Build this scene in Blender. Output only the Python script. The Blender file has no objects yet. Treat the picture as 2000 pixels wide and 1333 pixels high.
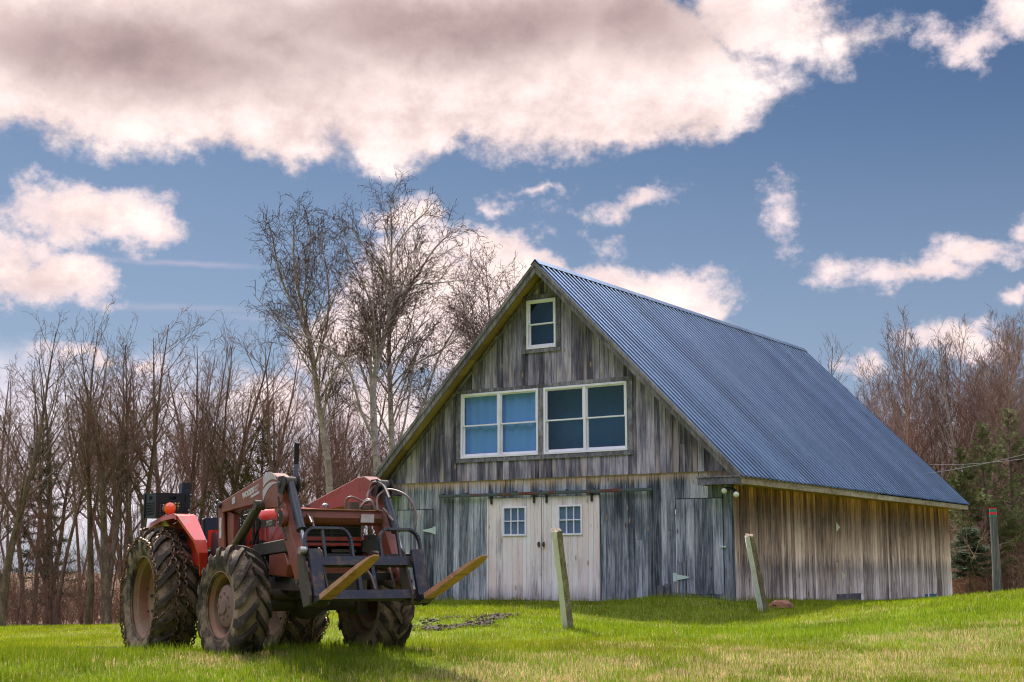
import bpy, math, random
import numpy as np
from mathutils import Vector, Matrix, noise as mnoise
R = math.radians
scene = bpy.context.scene
COL = scene.collection

# ------------------------------------------------------------------ camera
CAM = np.array([12.0306, -25.8262, .9206]); YAW = -.5898; PITCH = .1598; FPX = 2745.4
FW = np.array([math.sin(YAW)*math.cos(PITCH), math.cos(YAW)*math.cos(PITCH), math.sin(PITCH)])
RT = np.array([math.cos(YAW), -math.sin(YAW), 0.0]); UP = np.cross(RT, FW)
HF = np.array([math.sin(YAW), math.cos(YAW), 0.0])
def ray(px, py): return FW + RT*(px-1000)/FPX - UP*(py-666.5)/FPX
def place(px, py, dep): return CAM + ray(px, py)*dep      # where a thing seen at (px,py) stands, dep metres off

# ------------------------------------------------------------------ helpers
class MB:
    def __init__(s): s.v = []; s.f = []; s.m = []; s.r = []; s.cur = 0; s.rv = 0.5
    def quadface(s, idx): s.f.append(idx); s.m.append(s.cur); s.r.append(s.rv)
    def add(s, vs, fs):
        b = len(s.v); s.v.extend([tuple(map(float, p)) for p in vs])
        for f in fs: s.quadface(tuple(b+i for i in f))
    def box(s, x0, x1, y0, y1, z0, z1):
        s.add([(x0,y0,z0),(x1,y0,z0),(x1,y1,z0),(x0,y1,z0),(x0,y0,z1),(x1,y0,z1),(x1,y1,z1),(x0,y1,z1)],
              [(0,3,2,1),(4,5,6,7),(0,1,5,4),(1,2,6,5),(2,3,7,6),(3,0,4,7)])
    def hexa(s, p):  # 8 points: bottom loop then top loop
        s.add(p, [(0,3,2,1),(4,5,6,7),(0,1,5,4),(1,2,6,5),(2,3,7,6),(3,0,4,7)])
    def beam(s, a, b, w, h, up=(0,0,1)):
        a = Vector(a); b = Vector(b); d = (b-a).normalized(); up = Vector(up)
        sd = d.cross(up)
        if sd.length < 1e-5: sd = d.cross(Vector((1,0,0)))
        sd.normalize(); u = sd.cross(d).normalized()
        q = []
        for p in (a, b):
            q += [p-sd*w/2-u*h/2, p+sd*w/2-u*h/2, p+sd*w/2+u*h/2, p-sd*w/2+u*h/2]
        s.hexa(q)
    def prism(s, poly, axis, c0, c1, bev=0.0):
        """poly in the plane normal to axis ('y': (x,z); 'x': (y,z); 'z': (x,y)), extruded c0..c1"""
        n = len(poly)
        def P(p, c):
            return (p[0], c, p[1]) if axis == 'y' else ((c, p[0], p[1]) if axis == 'x' else (p[0], p[1], c))
        rings = [(0.0, c0), (0.0, c1)]
        if bev > 0:
            cx = sum(p[0] for p in poly)/n; cy = sum(p[1] for p in poly)/n
            sg = 1 if c1 > c0 else -1
            rings = [(bev, c0), (0, c0+sg*bev), (0, c1-sg*bev), (bev, c1)]
        vs = []
        for ins, c in rings:
            for k, p in enumerate(poly):
                if ins:
                    a = Vector(poly[k-1]); b = Vector(p); d = Vector(poly[(k+1) % n])
                    e1 = (b-a).normalized(); e2 = (d-b).normalized()
                    m = (e2-e1)
                    if m.length < 1e-3: m = Vector((-e1.y, e1.x))
                    m.normalize()
                    if m.dot(Vector((cx, cy))-b) < 0 and (e2-e1).length < .1: m = -m
                    q = b + m*ins*1.2
                    vs.append(P(q, c))
                else: vs.append(P(p, c))
        fs = [tuple(range(n))[::-1], tuple((len(rings)-1)*n+i for i in range(n))]
        for r_ in range(len(rings)-1):
            for i in range(n):
                j = (i+1) % n; fs.append((r_*n+i, r_*n+j, (r_+1)*n+j, (r_+1)*n+i))
        s.add(vs, fs)
    def tube(s, pts, rad, sides=8, cap=True):
        pts = [Vector(p) for p in pts]; n = len(pts)
        if not hasattr(rad, '__len__'): rad = [rad]*n
        vs = []; ref = None
        for i, p in enumerate(pts):
            d = (pts[min(i+1, n-1)]-pts[max(i-1, 0)]).normalized()
            if ref is None:
                ref = Vector((0,0,1)) if abs(d.z) < .9 else Vector((1,0,0))
                a = d.cross(ref).normalized()
            else:
                a = (a-d*a.dot(d)); a = a.normalized() if a.length > 1e-6 else d.orthogonal().normalized()
            b = d.cross(a)
            for k in range(sides):
                t = 2*math.pi*k/sides
                vs.append(p+(a*math.cos(t)+b*math.sin(t))*rad[i])
        fs = []
        for i in range(n-1):
            for k in range(sides):
                k2 = (k+1) % sides; fs.append((i*sides+k, i*sides+k2, (i+1)*sides+k2, (i+1)*sides+k))
        if cap: fs += [tuple(range(sides))[::-1], tuple((n-1)*sides+k for k in range(sides))]
        s.add(vs, fs)
    def cyl(s, a, b, r, sides=16, r2=None): s.tube([a, b], [r, r if r2 is None else r2], sides)
    def lathe(s, prof, c=(0,0,0), axis='y', seg=40, closed=False):
        """prof: (radius, along). Spun about the y (or z, x) axis through c"""
        vs = []; n = len(prof)
        for k in range(seg):
            t = 2*math.pi*k/seg; ct, st = math.cos(t), math.sin(t)
            for r, y in prof:
                if axis == 'y': vs.append((c[0]+r*ct, c[1]+y, c[2]+r*st))
                elif axis == 'z': vs.append((c[0]+r*ct, c[1]+r*st, c[2]+y))
                else: vs.append((c[0]+y, c[1]+r*ct, c[2]+r*st))
        fs = []
        m = n if closed else n-1
        for k in range(seg):
            k2 = (k+1) % seg
            for i in range(m):
                j = (i+1) % n; fs.append((k*n+i, k*n+j, k2*n+j, k2*n+i))
        s.add(vs, fs)
    def sphere(s, c, r, seg=12, rings=8, sc=(1,1,1)):
        prof = [(r*math.sin(math.pi*i/rings), -r*math.cos(math.pi*i/rings)) for i in range(rings+1)]
        b = len(s.v); s.lathe(prof, (0,0,0), 'z', seg)
        for i in range(b, len(s.v)):
            x, y, z = s.v[i]; s.v[i] = (c[0]+x*sc[0], c[1]+y*sc[1], c[2]+z*sc[2])
    def build(s, name, mats, parent=None, smooth=None, loc=None, fix=False):
        me = bpy.data.meshes.new(name)
        me.from_pydata(s.v, [], s.f)
        if not isinstance(mats, (list, tuple)): mats = [mats]
        for m in mats: me.materials.append(m)
        me.polygons.foreach_set('material_index', s.m)
        at = me.attributes.new('rnd', 'FLOAT', 'FACE'); at.data.foreach_set('value', s.r)
        if fix:
            import bmesh
            bm = bmesh.new(); bm.from_mesh(me); bmesh.ops.remove_doubles(bm, verts=bm.verts, dist=1e-5)
            bmesh.ops.recalc_face_normals(bm, faces=bm.faces); bm.to_mesh(me); bm.free()
        if smooth is not None:
            me.shade_smooth()
            try: me.set_sharp_from_angle(angle=R(smooth))
            except Exception: pass
        me.update()
        o = bpy.data.objects.new(name, me); COL.objects.link(o)
        if loc: o.location = loc
        if parent: o.parent = parent
        return o

def tag(o, label=None, cat=None, group=None, kind=None):
    if label: o['label'] = label
    if cat: o['category'] = cat
    if group: o['group'] = group
    if kind: o['kind'] = kind
    return o
def empty(name, loc=(0,0,0), rz=0):
    o = bpy.data.objects.new(name, None); COL.objects.link(o); o.location = loc; o.rotation_euler = (0,0,rz)
    o.empty_display_size = .2
    return o
def bez(p, n=12):
    """Catmull-Rom through the points"""
    p = [Vector(q) for q in p]; P = [p[0]*2-p[1]]+p+[p[-1]*2-p[-2]]; out = []
    for i in range(1, len(P)-2):
        for k in range(n):
            t = k/n; a, b, c, d = P[i-1:i+3]
            out.append(.5*((2*b)+(c-a)*t+(2*a-5*b+4*c-d)*t*t+(3*b-a-3*c+d)*t**3))
    out.append(p[-1]); return out

# ------------------------------------------------------------------ materials
class NT:
    def __init__(s, nt): s.t = nt; s.n = nt.nodes; s.l = nt.links
    def node(s, typ, **kw):
        n = s.n.new(typ)
        for k, v in kw.items(): setattr(n, k, v)
        return n
    def set(s, sock, v):
        if v is None: return
        if isinstance(v, bpy.types.NodeSocket): s.l.new(v, sock)
        else:
            try: sock.default_value = v
            except Exception: sock.default_value = (v, v, v)
    def math(s, op, a, b=None, c=None, clamp=False):
        n = s.node('ShaderNodeMath', operation=op, use_clamp=clamp)
        s.set(n.inputs[0], a); s.set(n.inputs[1], b); s.set(n.inputs[2], c); return n.outputs[0]
    def vmath(s, op, a, b=None, out=0):
        n = s.node('ShaderNodeVectorMath', operation=op); s.set(n.inputs[0], a); s.set(n.inputs[1], b); return n.outputs[out]
    def noise(s, vec, scale, detail=3, rough=.55, dist=0, lac=2.0):
        n = s.node('ShaderNodeTexNoise'); s.set(n.inputs['Vector'], vec)
        n.inputs['Scale'].default_value = scale; n.inputs['Detail'].default_value = detail
        n.inputs['Roughness'].default_value = rough; n.inputs['Distortion'].default_value = dist; n.inputs['Lacunarity'].default_value = lac
        return n.outputs[0]
    def ramp(s, fac, stops, interp='LINEAR'):
        n = s.node('ShaderNodeValToRGB'); cr = n.color_ramp; cr.interpolation = interp
        while len(cr.elements) < len(stops): cr.elements.new(.5)
        for e, (p, c) in zip(cr.elements, stops):
            e.position = p; e.color = (*c, 1) if len(c) == 3 else c
        s.set(n.inputs[0], fac); return n.outputs[0]
    def mix(s, fac, a, b, mode='MIX'):
        n = s.node('ShaderNodeMix', data_type='RGBA', blend_type=mode)
        s.set(n.inputs[0], fac); s.set(n.inputs[6], a if isinstance(a, bpy.types.NodeSocket) else (*a, 1))
        s.set(n.inputs[7], b if isinstance(b, bpy.types.NodeSocket) else (*b, 1)); return n.outputs[2]
    def maprange(s, v, a, b, c=0, d=1, smooth=True):
        n = s.node('ShaderNodeMapRange', interpolation_type='SMOOTHSTEP' if smooth else 'LINEAR', clamp=True) if smooth else s.node('ShaderNodeMapRange')
        s.set(n.inputs[0], v); n.inputs[1].default_value = a; n.inputs[2].default_value = b
        n.inputs[3].default_value = c; n.inputs[4].default_value = d; return n.outputs[0]
def newmat(name):
    m = bpy.data.materials.new(name); m.use_nodes = True; t = NT(m.node_tree)
    p = t.n['Principled BSDF']; return m, t, p
def coords(t, scale=(1,1,1), kind='Object'):
    tc = t.node('ShaderNodeTexCoord'); return t.vmath('MULTIPLY', tc.outputs[kind], scale)
def bump(t, p, h, strength=.3, dist=.01):
    b = t.node('ShaderNodeBump'); b.inputs['Strength'].default_value = strength; b.inputs['Distance'].default_value = dist
    t.set(b.inputs['Height'], h); t.l.new(b.outputs[0], p.inputs['Normal'])
def attr(t, name='rnd'):
    a = t.node('ShaderNodeAttribute', attribute_name=name); return a

def wood_mat(name, stops, warm=None, warm_amt=.5, knots=True, axis=(1,1,1), stain=.6, top=None, bands=None, rough=.85):
    m, t, p = newmat(name)
    rnd = attr(t).outputs['Fac']
    base = coords(t, axis)
    off = t.node('ShaderNodeCombineXYZ'); t.set(off.inputs[2], t.math('MULTIPLY', rnd, 41.7)); t.set(off.inputs[0], t.math('MULTIPLY', rnd, 17.3))
    c = t.vmath('ADD', base, off.outputs[0])
    n1 = t.noise(t.vmath('MULTIPLY', c, (10, 10, 1.0)), 1, 6, .7)
    n2 = t.noise(t.vmath('MULTIPLY', c, (75, 75, 2.2)), 1, 3, .6)
    n3 = t.noise(t.vmath('MULTIPLY', base, (1.1, 1.1, .8)), 1, 4, .6)
    v = t.math('MULTIPLY', rnd, .20)
    v = t.math('MULTIPLY_ADD', n1, .56, v); v = t.math('MULTIPLY_ADD', n2, .44, v)
    v = t.math('MULTIPLY_ADD', n3, .30, v); v = t.math('MULTIPLY_ADD', t.math('SUBTRACT', v, .76), 2.0, .50)
    col = t.ramp(v, stops)
    if warm:
        w = t.noise(t.vmath('MULTIPLY', c, (5, 5, .5)), 1, 3, .6)
        w = t.maprange(w, .50, .68); col = t.mix(t.math('MULTIPLY', w, warm_amt), col, warm)
    if stain:
        d = t.noise(t.vmath('MULTIPLY', c, (4, 4, .9)), 1, 5, .65)
        d = t.maprange(d, .54, .74); col = t.mix(t.math('MULTIPLY', d, stain), col, stops[0][1])
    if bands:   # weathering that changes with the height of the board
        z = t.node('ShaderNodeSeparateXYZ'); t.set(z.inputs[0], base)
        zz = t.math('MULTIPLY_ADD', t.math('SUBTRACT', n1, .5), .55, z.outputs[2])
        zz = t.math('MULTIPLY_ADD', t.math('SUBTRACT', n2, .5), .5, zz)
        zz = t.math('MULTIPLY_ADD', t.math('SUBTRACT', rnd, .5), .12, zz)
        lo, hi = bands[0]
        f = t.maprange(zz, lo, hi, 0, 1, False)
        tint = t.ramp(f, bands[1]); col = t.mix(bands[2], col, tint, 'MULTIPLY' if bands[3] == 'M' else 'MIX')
    if top:     # raw orange wood left where the boards above sheltered it
        z = t.node('ShaderNodeSeparateXYZ'); t.set(z.inputs[0], base)
        zz = t.math('MULTIPLY_ADD', t.math('SUBTRACT', n2, .5), .34, z.outputs[2])
        zz = t.math('MULTIPLY_ADD', t.math('SUBTRACT', n1, .5), .50, zz)
        f = t.maprange(zz, top[0], top[1]); col = t.mix(t.math('MULTIPLY', f, top[3]), col, top[2])
    if knots:
        vo = t.node('ShaderNodeTexVoronoi'); vo.inputs['Scale'].default_value = 1
        t.set(vo.inputs['Vector'], t.vmath('MULTIPLY', c, (5.5, 5.5, 2.0)))
        k = t.maprange(vo.outputs['Distance'], .06, .17, 1, 0)
        sc = t.node('ShaderNodeSeparateColor'); t.l.new(vo.outputs['Color'], sc.inputs[0])
        on = t.math('GREATER_THAN', sc.outputs[0], .30)
        kc = t.mix(t.math('GREATER_THAN', sc.outputs[1], .6), (.03, .025, .025), (.42, .25, .13))
        col = t.mix(t.math('MULTIPLY', t.math('MULTIPLY', k, on), .85), col, kc)
    t.l.new(col, p.inputs['Base Color']); p.inputs['Roughness'].default_value = rough
    p.inputs['Specular IOR Level'].default_value = .25
    bump(t, p, t.math('ADD', n2, n1), .5, .006)
    return m

GREYW = [(.0, (.014, .016, .021)), (.26, (.06, .068, .084)), (.48, (.185, .198, .235)), (.70, (.42, .43, .48)), (1, (.78, .76, .79))]
M = {}
M['wood_front'] = wood_mat('weathered grey boards', GREYW, warm=(.40,.34,.33), warm_amt=.3, stain=.45)
M['wood_front_low'] = wood_mat('weathered grey boards with raw tops', GREYW, warm=(.38,.32,.31), warm_amt=.25, stain=.4, top=(2.60, 2.86, (.62,.40,.25), .85))
M['wood_gable'] = wood_mat('weathered mauve boards', [(.0, (.018,.016,.021)), (.28, (.085,.074,.098)), (.50, (.205,.18,.235)), (.74, (.44,.385,.455)), (1, (.78,.67,.69))],
                           warm=(.58,.44,.40), warm_amt=.5, stain=.5)
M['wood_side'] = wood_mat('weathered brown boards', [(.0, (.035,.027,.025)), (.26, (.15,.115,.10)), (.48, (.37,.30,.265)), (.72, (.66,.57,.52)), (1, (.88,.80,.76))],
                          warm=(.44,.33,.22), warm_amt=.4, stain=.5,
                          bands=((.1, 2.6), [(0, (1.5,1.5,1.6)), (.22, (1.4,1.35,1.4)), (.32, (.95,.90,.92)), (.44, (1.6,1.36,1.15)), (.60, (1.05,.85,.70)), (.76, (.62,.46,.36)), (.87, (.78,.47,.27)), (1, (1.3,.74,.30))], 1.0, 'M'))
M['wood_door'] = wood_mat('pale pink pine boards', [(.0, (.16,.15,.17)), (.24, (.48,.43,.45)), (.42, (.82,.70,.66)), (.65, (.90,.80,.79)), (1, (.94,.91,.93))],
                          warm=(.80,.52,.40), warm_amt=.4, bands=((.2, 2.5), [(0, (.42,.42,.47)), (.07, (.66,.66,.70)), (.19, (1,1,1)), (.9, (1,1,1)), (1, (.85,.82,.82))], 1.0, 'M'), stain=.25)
M['wood_trim'] = wood_mat('grey trim wood', [(.0, (.035,.032,.038)), (.4, (.15,.135,.155)), (.7, (.33,.30,.33)), (1, (.55,.50,.52))], axis=(1,1,4), stain=.5, knots=False)
M['wood_rake'] = wood_mat('rake trim wood', [(.0, (.036,.032,.034)), (.4, (.14,.122,.12)), (.7, (.29,.26,.25)), (1, (.45,.41,.40))], axis=(.3,4,1), stain=.4, knots=False)
M['wood_soffit'] = wood_mat('raw yellow soffit boards', [(.0, (.16,.09,.03)), (.4, (.36,.23,.09)), (.7, (.55,.37,.16)), (1, (.68,.5,.26))], axis=(.2,6,1), stain=.35, knots=False)
M['wood_fascia'] = wood_mat('tan fascia board', [(.0, (.10,.06,.035)), (.4, (.34,.25,.17)), (.7, (.52,.43,.33)), (1, (.68,.6,.5))], axis=(1,.15,6), stain=.35, knots=False)
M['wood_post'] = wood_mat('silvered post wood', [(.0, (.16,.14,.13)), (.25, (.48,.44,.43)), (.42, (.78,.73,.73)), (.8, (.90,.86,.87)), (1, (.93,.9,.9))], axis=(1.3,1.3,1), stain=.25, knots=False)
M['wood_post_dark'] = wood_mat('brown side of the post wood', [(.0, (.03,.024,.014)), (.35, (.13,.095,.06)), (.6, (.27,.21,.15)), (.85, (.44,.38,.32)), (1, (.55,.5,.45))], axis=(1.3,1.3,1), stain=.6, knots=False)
M['wood_pole'] = wood_mat('grey pole wood', [(.0, (.02,.02,.02)), (.4, (.10,.10,.095)), (.7, (.22,.21,.19)), (1, (.4,.38,.34))], axis=(1,1,1), stain=.4, knots=False)

def plain(name, col, rough=.5, metal=0, var=.25, scale=6, dirt=None, dirt_amt=.6, dscale=3, bmp=0, spec=.5, dirt_th=(.48,.68), coat=0):
    m, t, p = newmat(name)
    c = coords(t)
    n = t.noise(c, scale, 5, .6)
    k = t.math('MULTIPLY_ADD', n, var*2, 1-var)
    mul = t.node('ShaderNodeCombineXYZ')
    for i in range(3): t.set(mul.inputs[i], k)
    colr = t.mix(1.0, col, mul.outputs[0], 'MULTIPLY')
    r = rough
    if dirt:
        d = t.noise(c, dscale, 8, .7); d = t.math('MULTIPLY', t.maprange(d, *dirt_th), dirt_amt)
        colr = t.mix(d, colr, dirt); rr = t.math('MULTIPLY_ADD', d, .9-rough, rough); t.l.new(rr, p.inputs['Roughness'])
        if metal: t.l.new(t.math('MULTIPLY', t.math('SUBTRACT', 1, d), metal), p.inputs['Metallic'])
    else:
        p.inputs['Roughness'].default_value = rough; p.inputs['Metallic'].default_value = metal
    t.l.new(colr, p.inputs['Base Color']); p.inputs['Specular IOR Level'].default_value = spec
    p.inputs['Coat Weight'].default_value = coat
    if bmp: bump(t, p, t.noise(c, scale*6, 4, .6), bmp, .01)
    return m
M['white_paint'] = plain('white window paint', (.90,.84,.92), .45, var=.06, dirt=(.45,.45,.42), dirt_amt=.3)
M['blind'] = plain('pale blue blind', (.25,.43,.66), .8, var=.06)  # blue of the sky reflected in the left panes, put into a sheet's colour
M['dark_room'] = plain('dark interior', (.05,.13,.19), .9)
M['door_curtain'] = plain('slate curtain', (.22,.235,.27), .8, var=.3, scale=2)  # slate tone of the door pane reflections, painted on a backing panel
M['red'] = plain('red tractor paint', (.56,.032,.012), .28, var=.18, scale=3, dirt=(.16,.05,.035), dirt_amt=.55, coat=.3)
M['red_loader'] = plain('faded red loader paint', (.22,.056,.030), .45, var=.25, scale=4, dirt=(.15,.065,.035), dirt_amt=.85, dscale=4)
M['black_metal'] = plain('black painted steel', (.022,.024,.032), .38, var=.3, dirt=(.10,.075,.055), dirt_amt=.5, dscale=7)
M['blue_steel'] = plain('worn blue grey steel', (.024,.026,.038), .42, metal=.4, var=.35, scale=9, dirt=(.16,.10,.06), dirt_amt=.7, dscale=9)
M['dark'] = plain('dark greasy metal', (.016,.014,.014), .6, var=.4, dirt=(.09,.055,.035), dirt_amt=.6, dscale=6)
M['mud_metal'] = plain('muddy cast metal', (.075,.055,.04), .75, var=.4, dirt=(.04,.03,.025), dirt_amt=.7, dscale=6, bmp=.4)
M['fork'] = plain('rusty fork steel', (.52,.25,.14), .5, metal=.1, var=.3, scale=5, dirt=(.14,.07,.035), dirt_amt=.7, dscale=8, bmp=.2)
M['rubber'] = plain('dusty tyre rubber', (.04,.031,.023), .85, var=.35, dirt=(.32,.225,.145), dirt_amt=.9, dscale=3.0, bmp=.4, spec=.2, dirt_th=(.38,.60))
M['tread'] = plain('dark tread rubber', (.05,.039,.029), .85, var=.3, dirt=(.20,.14,.09), dirt_amt=.85, dscale=4, bmp=.4, spec=.2, dirt_th=(.50,.66))  # darker than the sidewalls, shadow on the lugs put into the colour
M['rim'] = plain('muddy orange rim', (.27,.10,.045), .65, var=.3, dirt=(.25,.175,.11), dirt_amt=.9, dscale=4, dirt_th=(.35,.6))
M['hub'] = plain('dusty hub', (.24,.14,.11), .7, var=.25, dirt=(.14,.10,.075), dirt_amt=.7)
M['chain'] = plain('rusty chain', (.17,.10,.055), .5, metal=.5, var=.5, scale=30)
M['chrome'] = plain('worn chrome', (.35,.34,.33), .35, metal=.9, var=.2, dirt=(.10,.08,.06), dirt_amt=.7, dscale=20)
M['pipe'] = plain('greyblue exhaust steel', (.13,.14,.20), .45, metal=.5, var=.3, dirt=(.05,.04,.04), dirt_amt=.5)
M['soot'] = plain('sooty pipe end', (.01,.01,.01), .8)
M['orange_lamp'] = plain('orange lamp lens', (.95,.13,.02), .2, var=.05, coat=.6)
M['plastic'] = plain('black crate plastic', (.006,.008,.009), .5, var=.2)
M['rope'] = plain('tan rope', (.55,.45,.20), .9, var=.3, scale=30)
M['sticker'] = plain('pale sticker', (.60,.52,.50), .6, var=.1, dirt=(.35,.2,.15), dirt_amt=.5)
M['decal'] = plain('faded grey decal', (.50,.42,.44), .55, var=.08, dirt=(.36,.2,.17), dirt_amt=.4)
M['stripe'] = plain('grey hood stripe', (.13,.10,.10), .5, var=.1)
M['seat'] = plain('dark blue seat vinyl', (.008,.012,.022), .5)
M['hose'] = plain('grey brown hose', (.16,.10,.08), .5, var=.3)
M['galv'] = plain('galvanised hinge', (.62,.70,.68), .4, metal=.3, var=.15)
M['track'] = plain('green rusty track', (.075,.095,.09), .5, metal=.3, var=.3, dirt=(.13,.045,.025), dirt_amt=.95, dscale=1.6, dirt_th=(.5,.56))
M['glasslamp'] = plain('lamp glass', (.75,.72,.5), .15, var=.05)
M['brick'] = plain('red rock', (.24,.10,.055), .85, var=.3, scale=9, bmp=.6)
M['mud'] = plain('dark mud clods', (.055,.034,.022), .9, var=.5, scale=12, bmp=.5)
M['tape_red'] = plain('red tape', (.75,.03,.05), .5); M['tape_green'] = plain('green tape', (.02,.22,.13), .5)
M['wire'] = plain('grey wire', (.03,.03,.035), .5)
M['stone'] = plain('pale lumber and stone', (.5,.42,.36), .8, var=.3)

def roof_mat():
    m, t, p = newmat('blue ribbed roof metal')
    c = coords(t)
    n = t.noise(t.vmath('MULTIPLY', c, (.7, 3, .7)), 1.2, 5, .6); n2 = t.noise(c, 9, 4, .6)
    col = t.ramp(t.math('MULTIPLY_ADD', n2, .4, t.math('MULTIPLY', n, .6)), [(.3, (.20,.285,.38)), (.5, (.28,.375,.48)), (.7, (.38,.475,.58))])
    sy = t.node('ShaderNodeSeparateXYZ'); t.set(sy.inputs[0], c); wn_ = t.node('ShaderNodeTexWhiteNoise', noise_dimensions='1D'); t.set(wn_.inputs['W'], t.math('FLOOR', t.math('DIVIDE', t.math('ADD', sy.outputs[1], .47), .8532)))
    pv = t.math('MULTIPLY_ADD', wn_.outputs['Value'], .22, .60); pc = t.node('ShaderNodeCombineXYZ')
    for i in range(3): t.set(pc.inputs[i], pv)
    col = t.mix(1.0, col, pc.outputs[0], 'MULTIPLY')
    t.l.new(col, p.inputs['Base Color']); p.inputs['Metallic'].default_value = .97
    t.l.new(t.math('MULTIPLY_ADD', n, .12, .24), p.inputs['Roughness']); return m
M['roof'] = roof_mat()
def glass_mat(name='window glass', tint=(.82,.90,.97)):
    m, t, p = newmat(name); out = t.n['Material Output']; t.n.remove(p)
    g = t.node('ShaderNodeBsdfGlossy'); g.inputs['Roughness'].default_value = .02; g.inputs['Color'].default_value = (.85,.93,1,1)
    tr = t.node('ShaderNodeBsdfTransparent'); tr.inputs[0].default_value = (*tint, 1)
    fr = t.node('ShaderNodeFresnel'); fr.inputs[0].default_value = 1.6
    b = t.node('ShaderNodeBump'); b.inputs['Strength'].default_value = .25; b.inputs['Distance'].default_value = .02
    t.l.new(t.noise(coords(t), 3.5, 2, .5), b.inputs['Height']); t.l.new(b.outputs[0], g.inputs['Normal'])
    mx = t.node('ShaderNodeMixShader'); geo = t.node('ShaderNodeNewGeometry'); t.l.new(t.math('MULTIPLY', t.math('MULTIPLY', fr.outputs[0], 1.1), t.math('SUBTRACT', 1, geo.outputs['Backfacing'])), mx.inputs[0])
    t.l.new(tr.outputs[0], mx.inputs[1]); t.l.new(g.outputs[0], mx.inputs[2]); t.l.new(mx.outputs[0], out.inputs[0]); return m
M['glass'] = glass_mat()

# ------------------------------------------------------------------ ground heights
ctrl = []
def cp(px, d, z): q = place(px, 1109, d); ctrl.append((q[0], q[1], z))
for px in (-200, 200, 600, 1000, 1400, 1800, 2200):
    cp(px, 12.5, -.085 if px > 700 else -.03); cp(px, 4, -.12)
TO = np.array([-.0221, -13.8399]); TA = math.radians(-25.02)
TF = np.array([math.cos(TA), math.sin(TA)]); TS = np.array([-TF[1], TF[0]])
def tw(f, s): q = TO+TF*f+TS*s; return q
for f, s, z in ((0,-.8,-.09),(0,.8,-.10),(2.4,-.8,.05),(2.4,.8,.05),(1.2,0,-.03),(3.6,0,.05),(3.2,-1.5,.085),(2.4,-2.2,.08),(3.3,.7,.08),(1.8,-2.6,.05),(-2,0,-.20),(1.2,-1.6,-.01),(0,-1.6,-.04),(2.4,-1.5,.085),(3.0,-.8,.075)):
    q = tw(f, s); ctrl.append((q[0], q[1], z))
for x, y, z in ((1.17,-8.1,.0),(1.3,-1.5,.15),(1.5,-4.4,-.05),(-.5,-4.6,-.02),(.5,-.3,.19),(-.9,-.4,.36),(-1.2,-1.3,.27),(-2.6,-.3,.20),(-4.4,-.3,.19),(-6.5,-.3,.18),(-8.8,-.2,.12),
                (-3,-4,.11),(-6,-5,.0),(-1,-6,.09),(.6,6,.10),(.8,10,.10),(.6,15,.05),(2.6,2.0,.20),(1.6,1.2,.20),(2.4,7,.17),(-9,6,0),(-9,15,-.2),
                (-4,20,-.3),(0,22,-.2)): ctrl.append((x, y, z))
cp(2000, 24, .46); cp(1860, 25, .34); cp(1700, 24, .20); cp(2200, 24, .60); cp(1948, 27.5, .40); cp(2000, 18, .22); cp(1700, 18, .06)
cp(2000, 36, .1); cp(2200, 36, .2); cp(2000, 50, -.4); cp(1880, 50, -.5)
cp(0, 50, -1.14); cp(250, 50, -1.12); cp(480, 50, -1.1); cp(-300, 50, -1.16); cp(700, 46, -.75); cp(60, 21, -.27); cp(0, 32, -.62); cp(300, 32, -.58); cp(-300, 32, -.66)
cp(600, 30, -.3); cp(0, 80, -1.9); cp(600, 80, -1.7); cp(1000, 80, -1.5); cp(1600, 80, -1.4); cp(2200, 80, -1.0)
ctrl = np.array(ctrl)
def _phi(r2): return np.where(r2 > 1e-9, .5*r2*np.log(r2+1e-12), 0)
_n = len(ctrl); _d2 = ((ctrl[:, None, :2]-ctrl[None, :, :2])**2).sum(-1)
_A = np.zeros((_n+3, _n+3)); _A[:_n, :_n] = _phi(_d2)+np.eye(_n)*.15; _A[:_n, _n] = 1; _A[:_n, _n+1:] = ctrl[:, :2]; _A[_n:, :_n] = _A[:_n, _n:].T
_W = np.linalg.solve(_A, np.r_[ctrl[:, 2], 0, 0, 0])
_rs = np.random.RandomState(5); _lat = _rs.rand(128, 128)
def vnoise(x, y, s=1.0):
    x = np.asarray(x)*s+1000.; y = np.asarray(y)*s+1000.
    xi = np.floor(x).astype(int); yi = np.floor(y).astype(int); fx = x-xi; fy = y-yi
    fx = fx*fx*(3-2*fx); fy = fy*fy*(3-2*fy)
    g = lambda a, b: _lat[a % 128, b % 128]
    return (g(xi, yi)*(1-fx)+g(xi+1, yi)*fx)*(1-fy)+(g(xi, yi+1)*(1-fx)+g(xi+1, yi+1)*fx)*fy
def gh(x, y, detail=True):
    x = np.atleast_1d(np.asarray(x, float)); y = np.atleast_1d(np.asarray(y, float)); out = np.zeros(len(x))
    for i in range(0, len(x), 20000):
        xs = x[i:i+20000]; ys = y[i:i+20000]
        d2 = (xs[:, None]-ctrl[None, :, 0])**2+(ys[:, None]-ctrl[None, :, 1])**2
        out[i:i+20000] = _phi(d2)@_W[:_n]+_W[_n]+_W[_n+1]*xs+_W[_n+2]*ys
    dist = np.hypot(x-CAM[0], y-CAM[1])
    k = np.clip((dist-75)/60, 0, 1); k = k*k*(3-2*k)
    out = np.clip(out, -2.6, .9)*(1-k)+(-1.8)*k
    if detail: out = out+(vnoise(x, y, .9)-.5)*.035+(vnoise(x, y, 3.1)-.5)*.018
    return out
def gz(x, y): return float(gh([x], [y])[0])

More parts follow.
